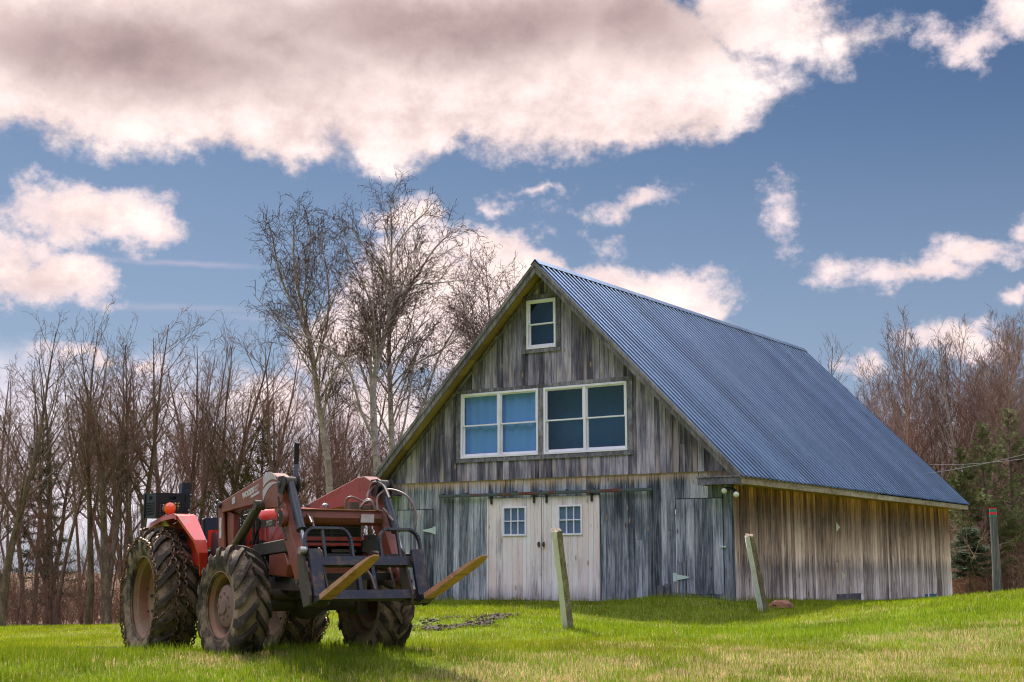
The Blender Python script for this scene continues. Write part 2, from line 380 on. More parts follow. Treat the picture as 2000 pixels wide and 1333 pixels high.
FOREST_D = 51.0
def forest(x, y):
    """0 on the lawn, 1 under the trees"""
    x = np.asarray(x); y = np.asarray(y)
    lat = (x-CAM[0])*RT[0]+(y-CAM[1])*RT[1]; d = (x-CAM[0])*HF[0]+(y-CAM[1])*HF[1]
    edge = np.where(lat < -3, 50.5, np.where(lat > 4, 42, 48))+(vnoise(x, y, .3)-.5)*3
    return np.clip((d-edge)/1.5, 0, 1)

def axis_lines(lo, hi, step, far):
    a = list(np.arange(lo, hi+1e-6, step)); g = step
    b = hi
    while b < far: g *= 1.35; b += g; a.append(b)
    g = step; b = lo
    while b > -far: g *= 1.35; b -= g; a.insert(0, b)
    return np.array(a)
def make_ground():
    X = axis_lines(-34, 26, .35, 500); Y = axis_lines(-24, 40, .35, 500)
    gx, gy = np.meshgrid(X, Y); x = gx.ravel(); y = gy.ravel(); z = gh(x, y)
    me = bpy.data.meshes.new('ground'); nx, ny = len(X), len(Y)
    i = np.arange(nx-1)[None, :]+np.arange(ny-1)[:, None]*nx; i = i.ravel()
    quads = np.stack([i, i+1, i+nx+1, i+nx], 1)
    me.vertices.add(len(x)); me.vertices.foreach_set('co', np.stack([x, y, z], 1).ravel())
    me.loops.add(quads.size); me.loops.foreach_set('vertex_index', quads.ravel())
    me.polygons.add(len(quads)); me.polygons.foreach_set('loop_start', np.arange(len(quads))*4); me.polygons.foreach_set('loop_total', np.full(len(quads), 4))
    me.update(); me.validate()
    a = me.attributes.new('forest', 'FLOAT', 'POINT'); a.data.foreach_set('value', forest(x, y).astype(np.float32))
    me.shade_smooth()
    m, t, p = newmat('lawn and leaf litter')
    c = coords(t)
    n1 = t.noise(c, .6, 5, .6); n2 = t.noise(c, 7, 6, .65); n3 = t.noise(c, 38, 3, .6)
    v = t.math('MULTIPLY_ADD', n3, .45, t.math('MULTIPLY_ADD', n2, .35, t.math('MULTIPLY', n1, .25)))
    g = t.ramp(v, [(.32, (.045,.05,.012)), (.48, (.10,.14,.012)), (.6, (.16,.20,.02)), (.75, (.28,.24,.09))])
    l = t.ramp(v, [(.3, (.05,.03,.02)), (.5, (.16,.095,.06)), (.7, (.32,.21,.14))])
    t.l.new(t.mix(attr(t, 'forest').outputs['Fac'], g, l), p.inputs['Base Color']); p.inputs['Roughness'].default_value = .95
    p.inputs['Specular IOR Level'].default_value = .1
    bump(t, p, v, .8, .05)
    me.materials.append(m)
    o = bpy.data.objects.new('ground', me); COL.objects.link(o); tag(o, kind='structure')
make_ground()

# ------------------------------------------------------------------ grass blades
RUTS = []   # (centre pixel/depth list) filled below, grass is thin on them
def rut_path(pix):
    out = []
    for px, py in pix:
        d = 20.0
        for _ in range(8):
            q = place(px, py, d); z = gz(q[0], q[1]); dr = ray(px, py); d = (z-CAM[2])/dr[2]
        q = CAM+ray(px, py)*d; out.append(q)
    return out
RUTS = [rut_path([(842,1231),(872,1226),(905,1220),(940,1214),(968,1206),(990,1201)]), rut_path([(805,1224),(822,1218),(845,1212),(900,1205)]),
        rut_path([(10,1279),(60,1274),(110,1270),(160,1268),(200,1268),(235,1269)]), rut_path([(655,1240),(700,1240),(790,1235)])]
def make_grass():
    rs = np.random.RandomState(11)
    N = 620000
    d = 11.2+(58-11.2)*rs.rand(N)**1.9
    lat = (rs.rand(N)*2-1)*(.385*d+1.5)
    x = CAM[0]+HF[0]*d+RT[0]*lat; y = CAM[1]+HF[1]*d+RT[1]*lat
    keep = ~((x > -8.9) & (x < -.02) & (y > -.03) & (y < 14.5))
    keep &= rs.rand(N) > forest(x, y)*1.2
    keep &= ~((d > 40) & (lat > -3) & (lat < 2))
    rutd = np.full(N, 9.)
    for path in RUTS:
        P = np.array([[q[0], q[1]] for q in path])
        for a, b in zip(P[:-1], P[1:]):
            ab = b-a; tt = np.clip(((x-a[0])*ab[0]+(y-a[1])*ab[1])/(ab@ab), 0, 1)
            rutd = np.minimum(rutd, np.hypot(x-a[0]-tt*ab[0], y-a[1]-tt*ab[1]))
    keep &= ~((rutd < .16) & (rs.rand(N) < .8))
    x, y, d, lat = x[keep], y[keep], d[keep], lat[keep]; N = len(x); z = gh(x, y)
    pn = vnoise(x, y, .8)*.45+vnoise(x+7, y, 2.3)*.35+vnoise(x, y+5, 6.5)*.2
    near = np.clip((20.0-d)/6.0, 0, 1)*np.clip(.55+(lat+2)*.10, .35, 1)
    straw_p = np.clip((pn-.60+.31*near)*2.8, 0, .72)
    straw_p = np.maximum(straw_p, .05+.14*near)
    straw = rs.rand(N) < straw_p
    hgt = (.036+.042*rs.rand(N))*(.85+.5*vnoise(x, y, .5))*np.where(straw, .75, 1.05)
    base_ = np.exp(-np.minimum(np.abs(y+.02), np.abs(x+.0)*1.0)/.12)*((x > -9.3)&(x < .6)&(y > -.6)&(y < 14.6)); hgt = hgt*(1+1.5*base_*rs.rand(N)); hgt = hgt*np.where(d > 30, .9, 1.)*(.8+.5*(vnoise(x, y, 4.)>.62))*np.where(straw, 1, 1+.55*np.exp(-((lat+3.0)/2.6)**2-((d-14.8)/2.0)**2))
    wid = np.maximum(.0045, .00030*d)*(.7+.6*rs.rand(N))
    az = rs.rand(N)*2*np.pi; lean = np.where(straw, .9, .38)*rs.rand(N)*hgt
    laz = rs.rand(N)*2*np.pi
    dx, dy = np.cos(az)*wid/2, np.sin(az)*wid/2
    lx, ly = np.cos(laz)*lean, np.sin(laz)*lean
    V = np.empty((N, 5, 3))
    V[:, 0] = np.stack([x-dx, y-dy, z-.005], 1); V[:, 1] = np.stack([x+dx, y+dy, z-.005], 1)
    V[:, 2] = np.stack([x+dx*.8+lx*.35, y+dy*.8+ly*.35, z+hgt*.6], 1); V[:, 3] = np.stack([x-dx*.8+lx*.35, y-dy*.8+ly*.35, z+hgt*.6], 1)
    V[:, 4] = np.stack([x+lx, y+ly, z+hgt], 1)
    u = rs.rand(N); hue = vnoise(x, y, .35)
    green = np.stack([.12+.24*u+.10*hue, .25+.18*u+.02*hue, .006+.010*u], 1)*((.44+.40*vnoise(x, y, 1.7))*(1+.18*np.clip((d-15)/5, 0, 1)))[:, None]  # greens brighten with distance, sunlight on the far lawn put into the colour
    dry = np.stack([.42+.34*u, .29+.25*u, .13+.16*u], 1)*(.7+.4*vnoise(x, y, 3.))[:, None]
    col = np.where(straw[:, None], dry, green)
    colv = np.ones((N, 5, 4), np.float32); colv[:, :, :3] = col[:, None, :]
    me = bpy.data.meshes.new('grass')
    me.vertices.add(N*5); me.vertices.foreach_set('co', V.ravel())
    b = np.arange(N)*5
    loops = np.stack([b, b+1, b+2, b+3, b+3, b+2, b+4], 1)
    me.loops.add(N*7); me.loops.foreach_set('vertex_index', loops.ravel())
    me.polygons.add(N*2)
    ls = np.stack([np.arange(N)*7, np.arange(N)*7+4], 1).ravel(); lt = np.tile([4, 3], N)
    me.polygons.foreach_set('loop_start', ls); me.polygons.foreach_set('loop_total', lt)
    me.update()
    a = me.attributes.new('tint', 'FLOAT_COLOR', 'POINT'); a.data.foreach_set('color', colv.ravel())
    m, t, p = newmat('grass blades'); out = t.n['Material Output']
    cc = attr(t, 'tint').outputs['Color']; t.l.new(cc, p.inputs['Base Color']); p.inputs['Roughness'].default_value = .55
    p.inputs['Specular IOR Level'].default_value = .3
    tl = t.node('ShaderNodeBsdfTranslucent'); t.l.new(cc, tl.inputs[0])
    mx = t.node('ShaderNodeMixShader'); mx.inputs[0].default_value = .5
    t.l.new(p.outputs[0], mx.inputs[1]); t.l.new(tl.outputs[0], mx.inputs[2]); t.l.new(mx.outputs[0], out.inputs[0])
    me.materials.append(m)
    o = bpy.data.objects.new('grass', me); COL.objects.link(o)
    tag(o, 'bright yellow green lawn grass with straw coloured dead patches', 'grass', kind='stuff')
make_grass()
def make_mud():
    rs = random.Random(3); mb = MB()
    for pi, path in enumerate(RUTS):
        n = (300, 120, 260, 60)[pi]; wd = (.16, .10, .09, .10)[pi]
        for k in range(n):
            t = rs.random()*(len(path)-1); i = min(int(t), len(path)-2); t -= i
            q = path[i]*(1-t)+path[i+1]*t; x = q[0]+rs.gauss(0, wd); y = q[1]+rs.gauss(0, wd)
            r = rs.uniform(.012, .042)*(1.2 if pi == 0 else .8); z = gz(x, y)+r*.35
            b = len(mb.v); mb.sphere((x, y, z), r, 7, 5, (rs.uniform(.7,1.5), rs.uniform(.7,1.5), rs.uniform(.4,.9)))
            for j in range(b, len(mb.v)):
                v = Vector(mb.v[j]); o = mnoise.noise(v*22)*r*.7; c = Vector((x,y,z)); e = v-c
                mb.v[j] = tuple(c+e*(1+o/r if e.length > 1e-6 else 1))
    o = mb.build('mud_ruts', M['mud']); tag(o, 'dark brown mud clods churned up along the wheel ruts in the lawn', 'mud', kind='stuff')
make_mud()

# ------------------------------------------------------------------ barn (front wall in the plane y = 0, right corner at x = 0)
XA, ZA, XE, ZE, OV, YB = -4.326, 7.54, .46, 2.71, .47, 14.78
XL = 2*XA-XE; BL = 2*XA; SL = (ZA-ZE)/(XE-XA)           # roof left edge, left wall, slope
def zroof(x, drop=0): return ZA-abs(x-XA)*SL-drop
barn = empty('barn', (XA, 7, .1)); tag(barn, 'large weathered grey wooden barn with steep blue ribbed metal roof', 'barn')
def bpart(mb, name, mat, parent=None, smooth=None, label=None, fix=False):
    P = parent or barn
    o = mb.build(name, mat, P, smooth, fix=fix)
    # meshes are written in world coordinates; children sit at minus the root's location
    o.location = (-XA, -7, -.1) if P is barn else (0, 0, 0)
    if label: o['label'] = label
    return o
rb = random.Random(21)
def boards(mb, x0, x1, zlo, zhi, yfront, th, w=(.11,.22), holes=(), axis='x', gap=.009, jit=.013):
    """vertical boards; zlo/zhi are functions of position; holes = (x0,x1,z0,z1)"""
    cuts = [x0]
    x = x0
    stops = sorted(set([h[0] for h in holes]+[h[1] for h in holes]+[x1]))
    for s_ in stops:
        while s_-x > w[1]*1.3:
            x += rb.uniform(*w); cuts.append(x)
        if s_-x > .01: cuts.append(s_); x = s_
    for a, b in zip(cuts[:-1], cuts[1:]):
        mb.rv = rb.random(); j = rb.uniform(0, jit); am, bm_ = a+gap/2, b-gap/2
        mid = (a+b)/2; segs = [(None, None)]
        hs = [h for h in holes if h[0]-1e-4 <= mid <= h[1]+1e-4]
        spans = []; lo = 'lo'
        for h in sorted(hs, key=lambda h: h[2]):
            spans.append((lo, h[2])); lo = h[3]
        spans.append((lo, 'hi'))
        if not hs and rb.random() < .10:     # a butt joint
            zz = rb.uniform(.25, .75); L_, H_ = zlo(mid), zhi(mid); zc = L_+(H_-L_)*zz; spans = [('lo', zc-.002), (zc+.002, 'hi')]
        for k, (lo, hi) in enumerate(spans):
            if k and hs: mb.rv = rb.random()
            elif k: mb.rv = min(1, max(0, mb.rv+rb.uniform(-.2, .2)))
            za0, za1 = (zlo(am), zlo(bm_)) if lo == 'lo' else (lo, lo)
            zb0, zb1 = (zhi(am), zhi(bm_)) if hi == 'hi' else (hi, hi)
            if zb0-za0 < .01 and zb1-za1 < .01: continue
            zb0 = max(zb0, za0+.002); zb1 = max(zb1, za1+.002)
            if axis == 'x':
                y0, y1 = yfront-j, yfront-j+th
                mb.hexa([(am,y0,za0),(bm_,y0,za1),(bm_,y1,za1),(am,y1,za0),(am,y0,zb0),(bm_,y0,zb1),(bm_,y1,zb1),(am,y1,zb0)])
            else:
                xf = yfront+j
                mb.hexa([(xf,am,za0),(xf,bm_,za1),(xf-th,bm_,za1),(xf-th,am,za0),(xf,am,zb0),(xf,bm_,zb1),(xf-th,bm_,zb1),(xf-th,am,zb0)])
W_LEFT = (-6.605, -4.525, 3.347, 4.807); W_RIGHT = (-4.379, -2.306, 3.347, 4.807); W_TOP = (-4.821, -4.060, 5.687, 6.784)
DOORS = (-5.877, -3.003, .223, 2.423); SEAM = 2.85
zb = lambda x: .19+.03*math.sin(x*1.3)
# lower front wall; the small door at the right is part of the same wall surface but its own boards
HR = (-1.247, -.181, .388, 2.308); HL = (-8.46, -7.40, .36, 2.24)
mb = MB(); boards(mb, BL+.02, -.005, zb, lambda x: 2.90, 0, .022, holes=[DOORS, HR, HL]); bpart(mb, 'front_wall', M['wood_front_low'])
mb = MB(); boards(mb, BL-.01, 0.02, lambda x: SEAM-.01+.004*x*0, lambda x: zroof(x, .14), -.030, .022, holes=[W_LEFT, W_RIGHT, W_TOP]); bpart(mb, 'gable_wall', M['wood_gable'])
# boards over the lower gable edge, left and centre areas are greyer
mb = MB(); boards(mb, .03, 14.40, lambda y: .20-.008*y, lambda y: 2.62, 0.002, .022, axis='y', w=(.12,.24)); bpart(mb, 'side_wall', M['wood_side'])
mb = MB(); boards(mb, .0, 14.40, lambda y: .1-.01*y, lambda y: 2.60, BL, .022, axis='y', w=(.2,.3)); bpart(mb, 'left_wall', M['wood_front'])
mb = MB(); boards(mb, BL+.02, 0, lambda x: 0, lambda x: zroof(x, .16), 14.40, .022, w=(.2,.3)); bpart(mb, 'back_wall', M['wood_front'])
mb = MB(); mb.box(-.13, .012, -.012, .0, .18, 2.60); mb.rv = .3; mb.box(.026, .045, -.012, .028, .18, 2.58); bpart(mb, 'corner_board', M['wood_front_low'])
mb = MB(); mb.box(BL+.05, -.05, .03, 14.37, .02, .06)
mb.prism([(BL+.06, 2.62), (-.06, 2.62), (XA, ZA-.25)], 'y', .40, .42); bpart(mb, 'inner_backing', M['dark_room'])
# ---- roof
def roof_sheet(side):
    mb = MB(); per = .2133; n = int((YB+OV)/per*8); rows = 7
    vs = []; nrm = Vector((SL*side, 0, 1)).normalized()
    # the outer edge of the sheet overhangs the fascia a little
    for i in range(n+1):
        k8 = i % 8; y = -OV+per*(i//8+(0, .405, .42, .428, .50, .74, .86, .90)[k8])
        h = (0, .0, .018, .032, .035, .033, .012, 0)[i % 8]
        for r_ in range(rows+1):
            x = XA+side*(XE-XA+.03)*r_/rows
            vs.append(Vector((x, y, ZA-abs(x-XA)*SL))+nrm*(h+.002*math.sin(y*2.1+r_*1.9)))
    fs = []
    for i in range(n):
        for r_ in range(rows):
            a = i*(rows+1)+r_; fs.append((a, a+rows+1, a+rows+2, a+1) if side > 0 else (a, a+1, a+rows+2, a+rows+1))
    mb.add(vs, fs); mb.rv = .5
    # thickness: a second sheet just under
    b = len(mb.v); mb.add([v-nrm*.006 for v in vs], [f[::-1] for f in fs]); return mb
bpart(roof_sheet(1), 'roof', M['roof'], smooth=25); bpart(roof_sheet(-1), 'roof', M['roof'], smooth=25)
mb = MB()
for sd in (1, -1):
    a = (XA, ZA+.05); b_ = (XA+sd*.11, ZA+.05-.11*SL)
    nx, nz = SL*sd*.012/math.hypot(SL,1), .012/math.hypot(SL,1)
    mb.prism([a, b_, (b_[0]+nx, b_[1]+nz), (a[0], a[1]+.018)], 'y', -OV-.02, YB+.02)
bpart(mb, 'ridge_cap', M['roof'])
# roof deck under the sheet (soffit), rake boards, fascia
mb = MB()
for sd in (1, -1):
    for k in range(15):
        x0 = XA+sd*(XE-XA)*k/15; x1 = XA+sd*(XE-XA)*(k+1)/15-sd*.004; mb.rv = rb.random()
        t0, t1 = .02, .055
        mb.prism([(x0, zroof(x0, t0)), (x1, zroof(x1, t0)), (x1, zroof(x1, t1)), (x0, zroof(x0, t1))], 'y', -OV+.03, YB-.02)
bpart(mb, 'soffit', M['wood_soffit'])
for sd in (1, -1):
    mb = MB()
    for nm_, y0, y1, d0, d1 in (('rake_board', -OV-.004, -OV+.026, .0, .235), ('rake_trim', -OV-.03, -OV-.006, -.015, .085), ('rake_board', YB-.02, YB+.004, 0, .235)):
        mb = MB()
        x1 = XA+sd*(XE-XA-.015); mb.rv = rb.random()
        mb.prism([(XA, ZA-d0), (x1, zroof(x1, d0)), (x1, zroof(x1, d1)) if True else 0, (XA, ZA-d1)], 'y', y0, y1)
        bpart(mb, nm_, M['wood_rake'])
mb = MB()      # inner trim board lying on the gable under the soffit
for sd in (1, -1):
    x1 = XA+sd*(XE-XA-.42)
    mb.prism([(XA, ZA-.20), (x1, zroof(x1, .20)), (x1, zroof(x1, .27)), (XA, ZA-.27)], 'y', -.058, -.034)
bpart(mb, 'gable_trim', M['wood_rake'])
for sx in (1, -1):
    mb = MB(); mb.rv = .4
    f0 = XE-.035 if sx > 0 else XL+.005
    mb.box(f0, f0+.03, -OV-.002, 7.3, ZE-.17, ZE-.025); mb.rv = .7; mb.box(f0+.001*sx, f0+.03+.001*sx, 7.304, YB, ZE-.17, ZE-.025)
    bpart(mb, 'fascia', M['wood_fascia'])
for e0, e1 in ((.03, XE-.036), (XL+.036, BL-.03)):   # closed soffit under the side eaves
    mb = MB(); mb.box(e0, e1, 0, YB-.05, ZE-.155, ZE-.135); bpart(mb, 'eave_soffit', M['wood_soffit'])
for sx in (1, -1):   # boxed eave return on the front corner
    mb = MB(); xa_, xb_ = (-.50, XE-.04) if sx > 0 else (XL+.04, -8.33)
    mb.rv = .35; mb.box(xa_, xb_, -OV+.0, -OV+.028, ZE-.17, ZE-.035)
    mb.rv = .6; mb.box(xa_-.03 if sx > 0 else xa_, xb_ if sx > 0 else xb_+.03, -OV-.02, -.03, ZE-.030, ZE-.005)
    mb.box(xa_, xa_+.025, -OV+.03, -.03, ZE-.17, ZE-.032); mb.box(xb_-.025, xb_, -OV+.03, -.03, ZE-.17, ZE-.032)
    mb.rv = .2; mb.box(xa_, xb_, -OV+.03, -.03, ZE-.15, ZE-.13)
    bpart(mb, 'eave_return', M['wood_trim'])
# ---- windows
def window(w, cols, name='window', lit=False, label=None):
    x0, x1, z0, z1 = w; g = MB(); t_ = .045; yo = -.075
    g.box(x0, x1, yo, .02, z0, z0+t_); g.box(x0, x1, yo, .02, z1-t_, z1)
    g.box(x0, x0+t_, yo, .02, z0+t_, z1-t_); g.box(x1-t_, x1, yo, .02, z0+t_, z1-t_)
    cw = (x1-x0-2*t_)/cols; root = bpart(g, name, M['white_paint'], label=label)
    for c in range(cols):
        a = x0+t_+c*cw; b = a+cw
        if c: 
            q = MB(); q.box(a-.03, a+.03, yo+.004, .018, z0+t_, z1-t_); bpart(q, 'mullion', M['white_paint'], root)
        a += (.03 if c else 0); b -= (.03 if c < cols-1 else 0); zm = (z0+z1)/2
        for k, (q0, q1, y) in enumerate(((zm-.012, z1-t_, -.045), (z0+t_, zm+.018, -.015))):
            s = MB(); e = .035; bt = .055 if k else .03
            s.box(a, a+e, y, y+.028, q0, q1); s.box(b-e, b, y, y+.028, q0, q1); s.box(a+e, b-e, y, y+.028, q1-.032, q1); s.box(a+e, b-e, y, y+.028, q0, q0+bt)
            bpart(s, 'sash', M['white_paint'], root)
            s = MB(); s.box(a+e-.004, b-e+.004, y+.012, y+.016, q0+bt-.004, q1-.028); bpart(s, 'pane', M['glass'], root)
    s = MB()
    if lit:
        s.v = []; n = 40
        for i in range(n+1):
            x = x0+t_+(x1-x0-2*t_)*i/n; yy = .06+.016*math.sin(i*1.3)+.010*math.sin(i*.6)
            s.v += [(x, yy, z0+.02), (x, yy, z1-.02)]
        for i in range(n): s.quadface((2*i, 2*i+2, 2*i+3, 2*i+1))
        bpart(s, 'blind', M['blind'], root)  # wavy sheet added in place of the sky reflection on the panes
    return root
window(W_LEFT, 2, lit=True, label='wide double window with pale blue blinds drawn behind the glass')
window(W_RIGHT, 2, label='wide double window with dark glass'); window(W_TOP, 1, label='small dark window near the gable peak')
mb = MB()   # casing boards round the windows
mb.rv = .4
mb.box(-6.74, -5.52, -.062, -.036, 4.815, 4.895); mb.rv = .25; mb.box(-5.516, -4.36, -.062, -.036, 4.812, 4.885); mb.rv = .6; mb.box(-4.356, -2.17, -.064, -.036, 4.815, 4.90)
mb.rv = .3; mb.box(-6.74, -5.62, -.066, -.036, 3.255, 3.338); mb.rv = .55; mb.box(-5.616, -4.40, -.064, -.036, 3.25, 3.338); mb.rv = .35; mb.box(-4.396, -2.17, -.066, -.036, 3.252, 3.340)
mb.rv = .25; mb.box(-6.74, -6.612, -.058, -.036, 3.342, 4.811); mb.rv = .7; mb.box(-4.518, -4.386, -.058, -.036, 3.342, 4.808); mb.rv = .5; mb.box(-2.299, -2.18, -.058, -.036, 3.344, 4.811)
mb.rv = .1; mb.box(-4.95, -3.95, -.062, -.036, 6.79, 6.90); mb.rv = .5; mb.box(-4.93, -3.94, -.064, -.036, 5.60, 5.68)
mb.rv = .3; mb.box(-4.93, -4.828, -.056, -.036, 5.684, 6.786); mb.rv = .2; mb.box(-4.053, -3.945, -.056, -.036, 5.684, 6.786)
mb.rv = .15; mb.box(BL+.3, -.4, -.036, -.034, SEAM-.012, SEAM-.008)
bpart(mb, 'window_casing', M['wood_trim'])
# ---- sliding doors
DW = ((-5.458, -4.839, 1.606, 2.240), (-4.030, -3.421, 1.606, 2.243))
for k, (xa_, xb_) in enumerate(((-5.877, -4.452), (-4.432, -3.003))):
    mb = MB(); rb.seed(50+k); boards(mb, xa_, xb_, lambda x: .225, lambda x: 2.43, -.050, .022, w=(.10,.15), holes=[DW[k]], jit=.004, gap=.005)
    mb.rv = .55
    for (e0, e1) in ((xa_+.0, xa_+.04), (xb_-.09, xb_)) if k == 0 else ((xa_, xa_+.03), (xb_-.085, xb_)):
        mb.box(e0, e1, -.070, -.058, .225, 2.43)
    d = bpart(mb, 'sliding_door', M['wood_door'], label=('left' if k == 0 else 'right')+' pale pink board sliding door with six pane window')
    x0, x1, z0, z1 = DW[k]; g = MB(); e = .035; yo = -.078
    g.box(x0, x1, yo, -.03, z0, z0+e); g.box(x0, x1, yo, -.03, z1-e, z1); g.box(x0, x0+e, yo, -.03, z0+e, z1-e); g.box(x1-e, x1, yo, -.03, z0+e, z1-e)
    for q in (1, 2): xm = x0+e+(x1-x0-2*e)*q/3; g.box(xm-.009, xm+.009, yo+.01, -.03, z0+e, z1-e)
    zm = (z0+z1)/2; g.box(x0+e, x1-e, yo+.012, -.032, zm-.010, zm+.010); bpart(g, 'door_window', M['white_paint'], d)
    g = MB(); g.box(x0+.02, x1-.02, -.045, -.041, z0+.02, z1-.02); bpart(g, 'pane', M['glass'], d)
    g = MB(); g.box(x0+.02, x1-.02, -.034, -.031, z0+.02, z1-.02); bpart(g, 'curtain', M['door_curtain'], d)  # panel added behind the pane, its colour stands in for reflections
    g = MB(); hx = -4.505 if k == 0 else -4.385
    g.box(hx-.022, hx+.022, -.088, -.071, 1.36, 1.47); g.tube(bez([(hx, -.085, 1.455), (hx, -.125, 1.44), (hx, -.125, 1.39), (hx, -.085, 1.375)], 4), .008, 6); bpart(g, 'handle', M['track'], d)
    for hx in (xa_+.12, xb_-.18):
        g = MB(); g.box(hx-.022, hx-.006, -.082, -.052, 2.30, 2.47); g.box(hx+.006, hx+.022, -.082, -.052, 2.30, 2.47); g.cyl((hx, -.1, 2.48), (hx, -.06, 2.48), .03, 10); bpart(g, 'door_hanger', M['black_metal'], d)
mb = MB(); mb.prism([(-.125, 2.478), (-.075, 2.478), (-.075, 2.545), (-.125, 2.545), (-.130, 2.50)], 'x', -7.16, -1.71)
for k in range(9): x = -7.1+k*.66; mb.box(x-.02, x+.02, -.10, -.02, 2.53, 2.575)
bpart(mb, 'door_track', M['track'])
for (h, nm, lab) in ((HR, 'small_door', 'narrow grey board door at the right corner'), (HL, 'small_door', 'narrow grey board door at the left corner')):
    mb = MB(); rb.seed(int(h[0]*-100)); boards(mb, h[0]+.012, h[1]-.012, lambda x: h[2]+.008, lambda x: h[3]-.014, -.004, .02, w=(.17,.22), jit=.003)
    d = bpart(mb, nm, M['wood_front'], label=lab)
    hz = [(.726, h[0])] if h is HR else [(1.755, h[1])]
    for z, hx in hz:
        g = MB(); s = 1 if h is HR else -1
        g.box(min(hx, hx-s*.07), max(hx, hx-s*.07), -.020, -.014, z-.085, z+.085)
        g.prism([(hx+s*.005, z-.06), (hx+s*.29, z-.014), (hx+s*.30, z), (hx+s*.29, z+.014), (hx+s*.005, z+.06)][::s], 'y', -.021, -.015)
        g.cyl((hx, -.022, z-.085), (hx, -.022, z+.085), .010, 8); bpart(g, 'hinge', M['galv'], d)
g = MB(); g.box(-.25, -.13, -.03, -.014, 1.315, 1.345); g.cyl((-.19, -.03, 1.33), (-.19, -.05, 1.33), .02, 8); bpart(g, 'latch', M['galv'])
# faint outline of a hatch, hinges and a cat hole on the long side wall
g = MB()
M['cream_hinge'] = plain('cream hinge', (.62,.55,.40), .6, dirt=(.3,.25,.15))
for (y, z) in ((5.70, 1.85), (5.93, .73)):
    g = MB(); g.prism([(y-.10, z-.12), (y+.16, z), (y-.10, z+.12)], 'x', .018, .024)
    bpart(g, 'hinge', M['cream_hinge'])
g = MB(); g.rv = .1; g.box(.012, .030, 5.55, 7.05, .14, .32); bpart(g, 'patch_board', M['wood_trim'])
g = MB(); g.box(.004, .014, 11.9, 12.9, .05, .22); bpart(g, 'wall_hole', M['dark_room'])
g = MB(); g.rv = .2; g.box(-1.63, -1.50, -.11, -.012, .10, .56); g.box(-1.50, -1.38, -.06, -.012, .10, .60); bpart(g, 'batten', M['wood_trim'])
# twin floodlight under the eave return
fl = empty('floodlight', (.18, -.30, ZE-.17)); tag(fl, 'twin bulb black outdoor floodlight under the barn eave corner', 'floodlight')
g = MB(); g.cyl((0,0,0), (0,0,-.03), .05, 14); g.cyl((0,0,-.03), (0,0,-.09), .02, 8); g.build('base', M['black_metal'], fl)
for dx, dz, tx in ((-.13, -.12, -1), (.10, -.20, .5)):
    g = MB(); a = Vector((0,0,-.07)); b = Vector((dx, -.06, dz+.02)); g.tube([a, (a+b)/2, b], [.02, .035, .055], 12); g.build('lamp_holder', M['black_metal'], fl, 50)
    g = MB(); g.sphere((dx*1.1, -.085, dz-.005), .06, 14, 8, (1, .8, 1)); g.build('bulb', M['glasslamp'], fl, 80)

# ------------------------------------------------------------------ posts, rock, pole, wire, wood pile
def leaning_post(base, top, w, d, label, seed, mat='wood_post', name='fence_post'):
    base = Vector(base); top = Vector(top); rs = random.Random(seed); n = 16
    ax = (top-base); L = ax.length; u = ax.normalized(); sx = Vector(RT); sx = (sx-u*sx.dot(u)).normalized(); sy = u.cross(sx)
    mb = MB(); prof = [(-.5,-.40),(-.02,-.5),(.28,-.46),(.5,-.3),(.46,.2),(.3,.5),(-.3,.47),(-.5,.2)]
    vs = []
    for i in range(n+1):
        t = i/n; c = u*(L*t-.12*(1-t)); s_ = 1.12-.16*t
        for k, (a, b) in enumerate(prof):
            j = 1+mnoise.noise(Vector((k*1.7, t*3.1, seed)))*.16+mnoise.noise(Vector((k*5.1, t*9.1, seed)))*.06
            extra = u*(rs.uniform(-.02, .025) if i == n else 0)
            vs.append(c+sx*a*w*s_*j+sy*b*d*s_*j+extra)
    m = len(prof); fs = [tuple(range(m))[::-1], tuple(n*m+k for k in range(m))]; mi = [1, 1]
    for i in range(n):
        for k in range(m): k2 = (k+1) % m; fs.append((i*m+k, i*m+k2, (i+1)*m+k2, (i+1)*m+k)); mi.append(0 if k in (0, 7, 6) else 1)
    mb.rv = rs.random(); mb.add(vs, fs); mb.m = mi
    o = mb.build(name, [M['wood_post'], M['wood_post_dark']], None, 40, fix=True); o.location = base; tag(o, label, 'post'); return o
b1 = place(1110, 1226, 20.9); b1[2] = gz(b1[0], b1[1]); t1 = place(1087, 1035, 20.5)
leaning_post(b1, t1, .155, .13, 'leaning silvered fence post standing in front of the pale sliding doors', 4)
b2 = place(1491, 1190, 25.6); b2[2] = gz(b2[0], b2[1]); t2 = place(1463, 1046, 25.3)
leaning_post(b2, t2, .165, .14, 'leaning pale fence post beside the red rock at the barn corner', 8)
b3 = place(1948, 1160, 30); b3[2] = gz(b3[0], b3[1])-.1; t3 = place(1947, 1004, 30)
pole = empty('marker_pole', b3); tag(pole, 'upright grey wooden pole with red and green tape round its top', 'pole')
g = MB(); h3 = t3[2]-b3[2]; g.tube([(0,0,-.2), (.01,0,h3*.5), (0,0,h3)], [.10, .085, .075], 14); g.build('pole', M['wood_pole'], pole, 60)
for z0, z1, mt in ((0, .05, 'tape_green'), (.05, .11, 'tape_red'), (.11, .17, 'tape_green'), (.17, .20, 'tape_red')):
    g = MB(); g.tube([(0,0,h3-.06+z0), (0,0,h3-.06+z1-.004)], .080-.015*z0, 14); g.build('tape', M[mt], pole, 60)
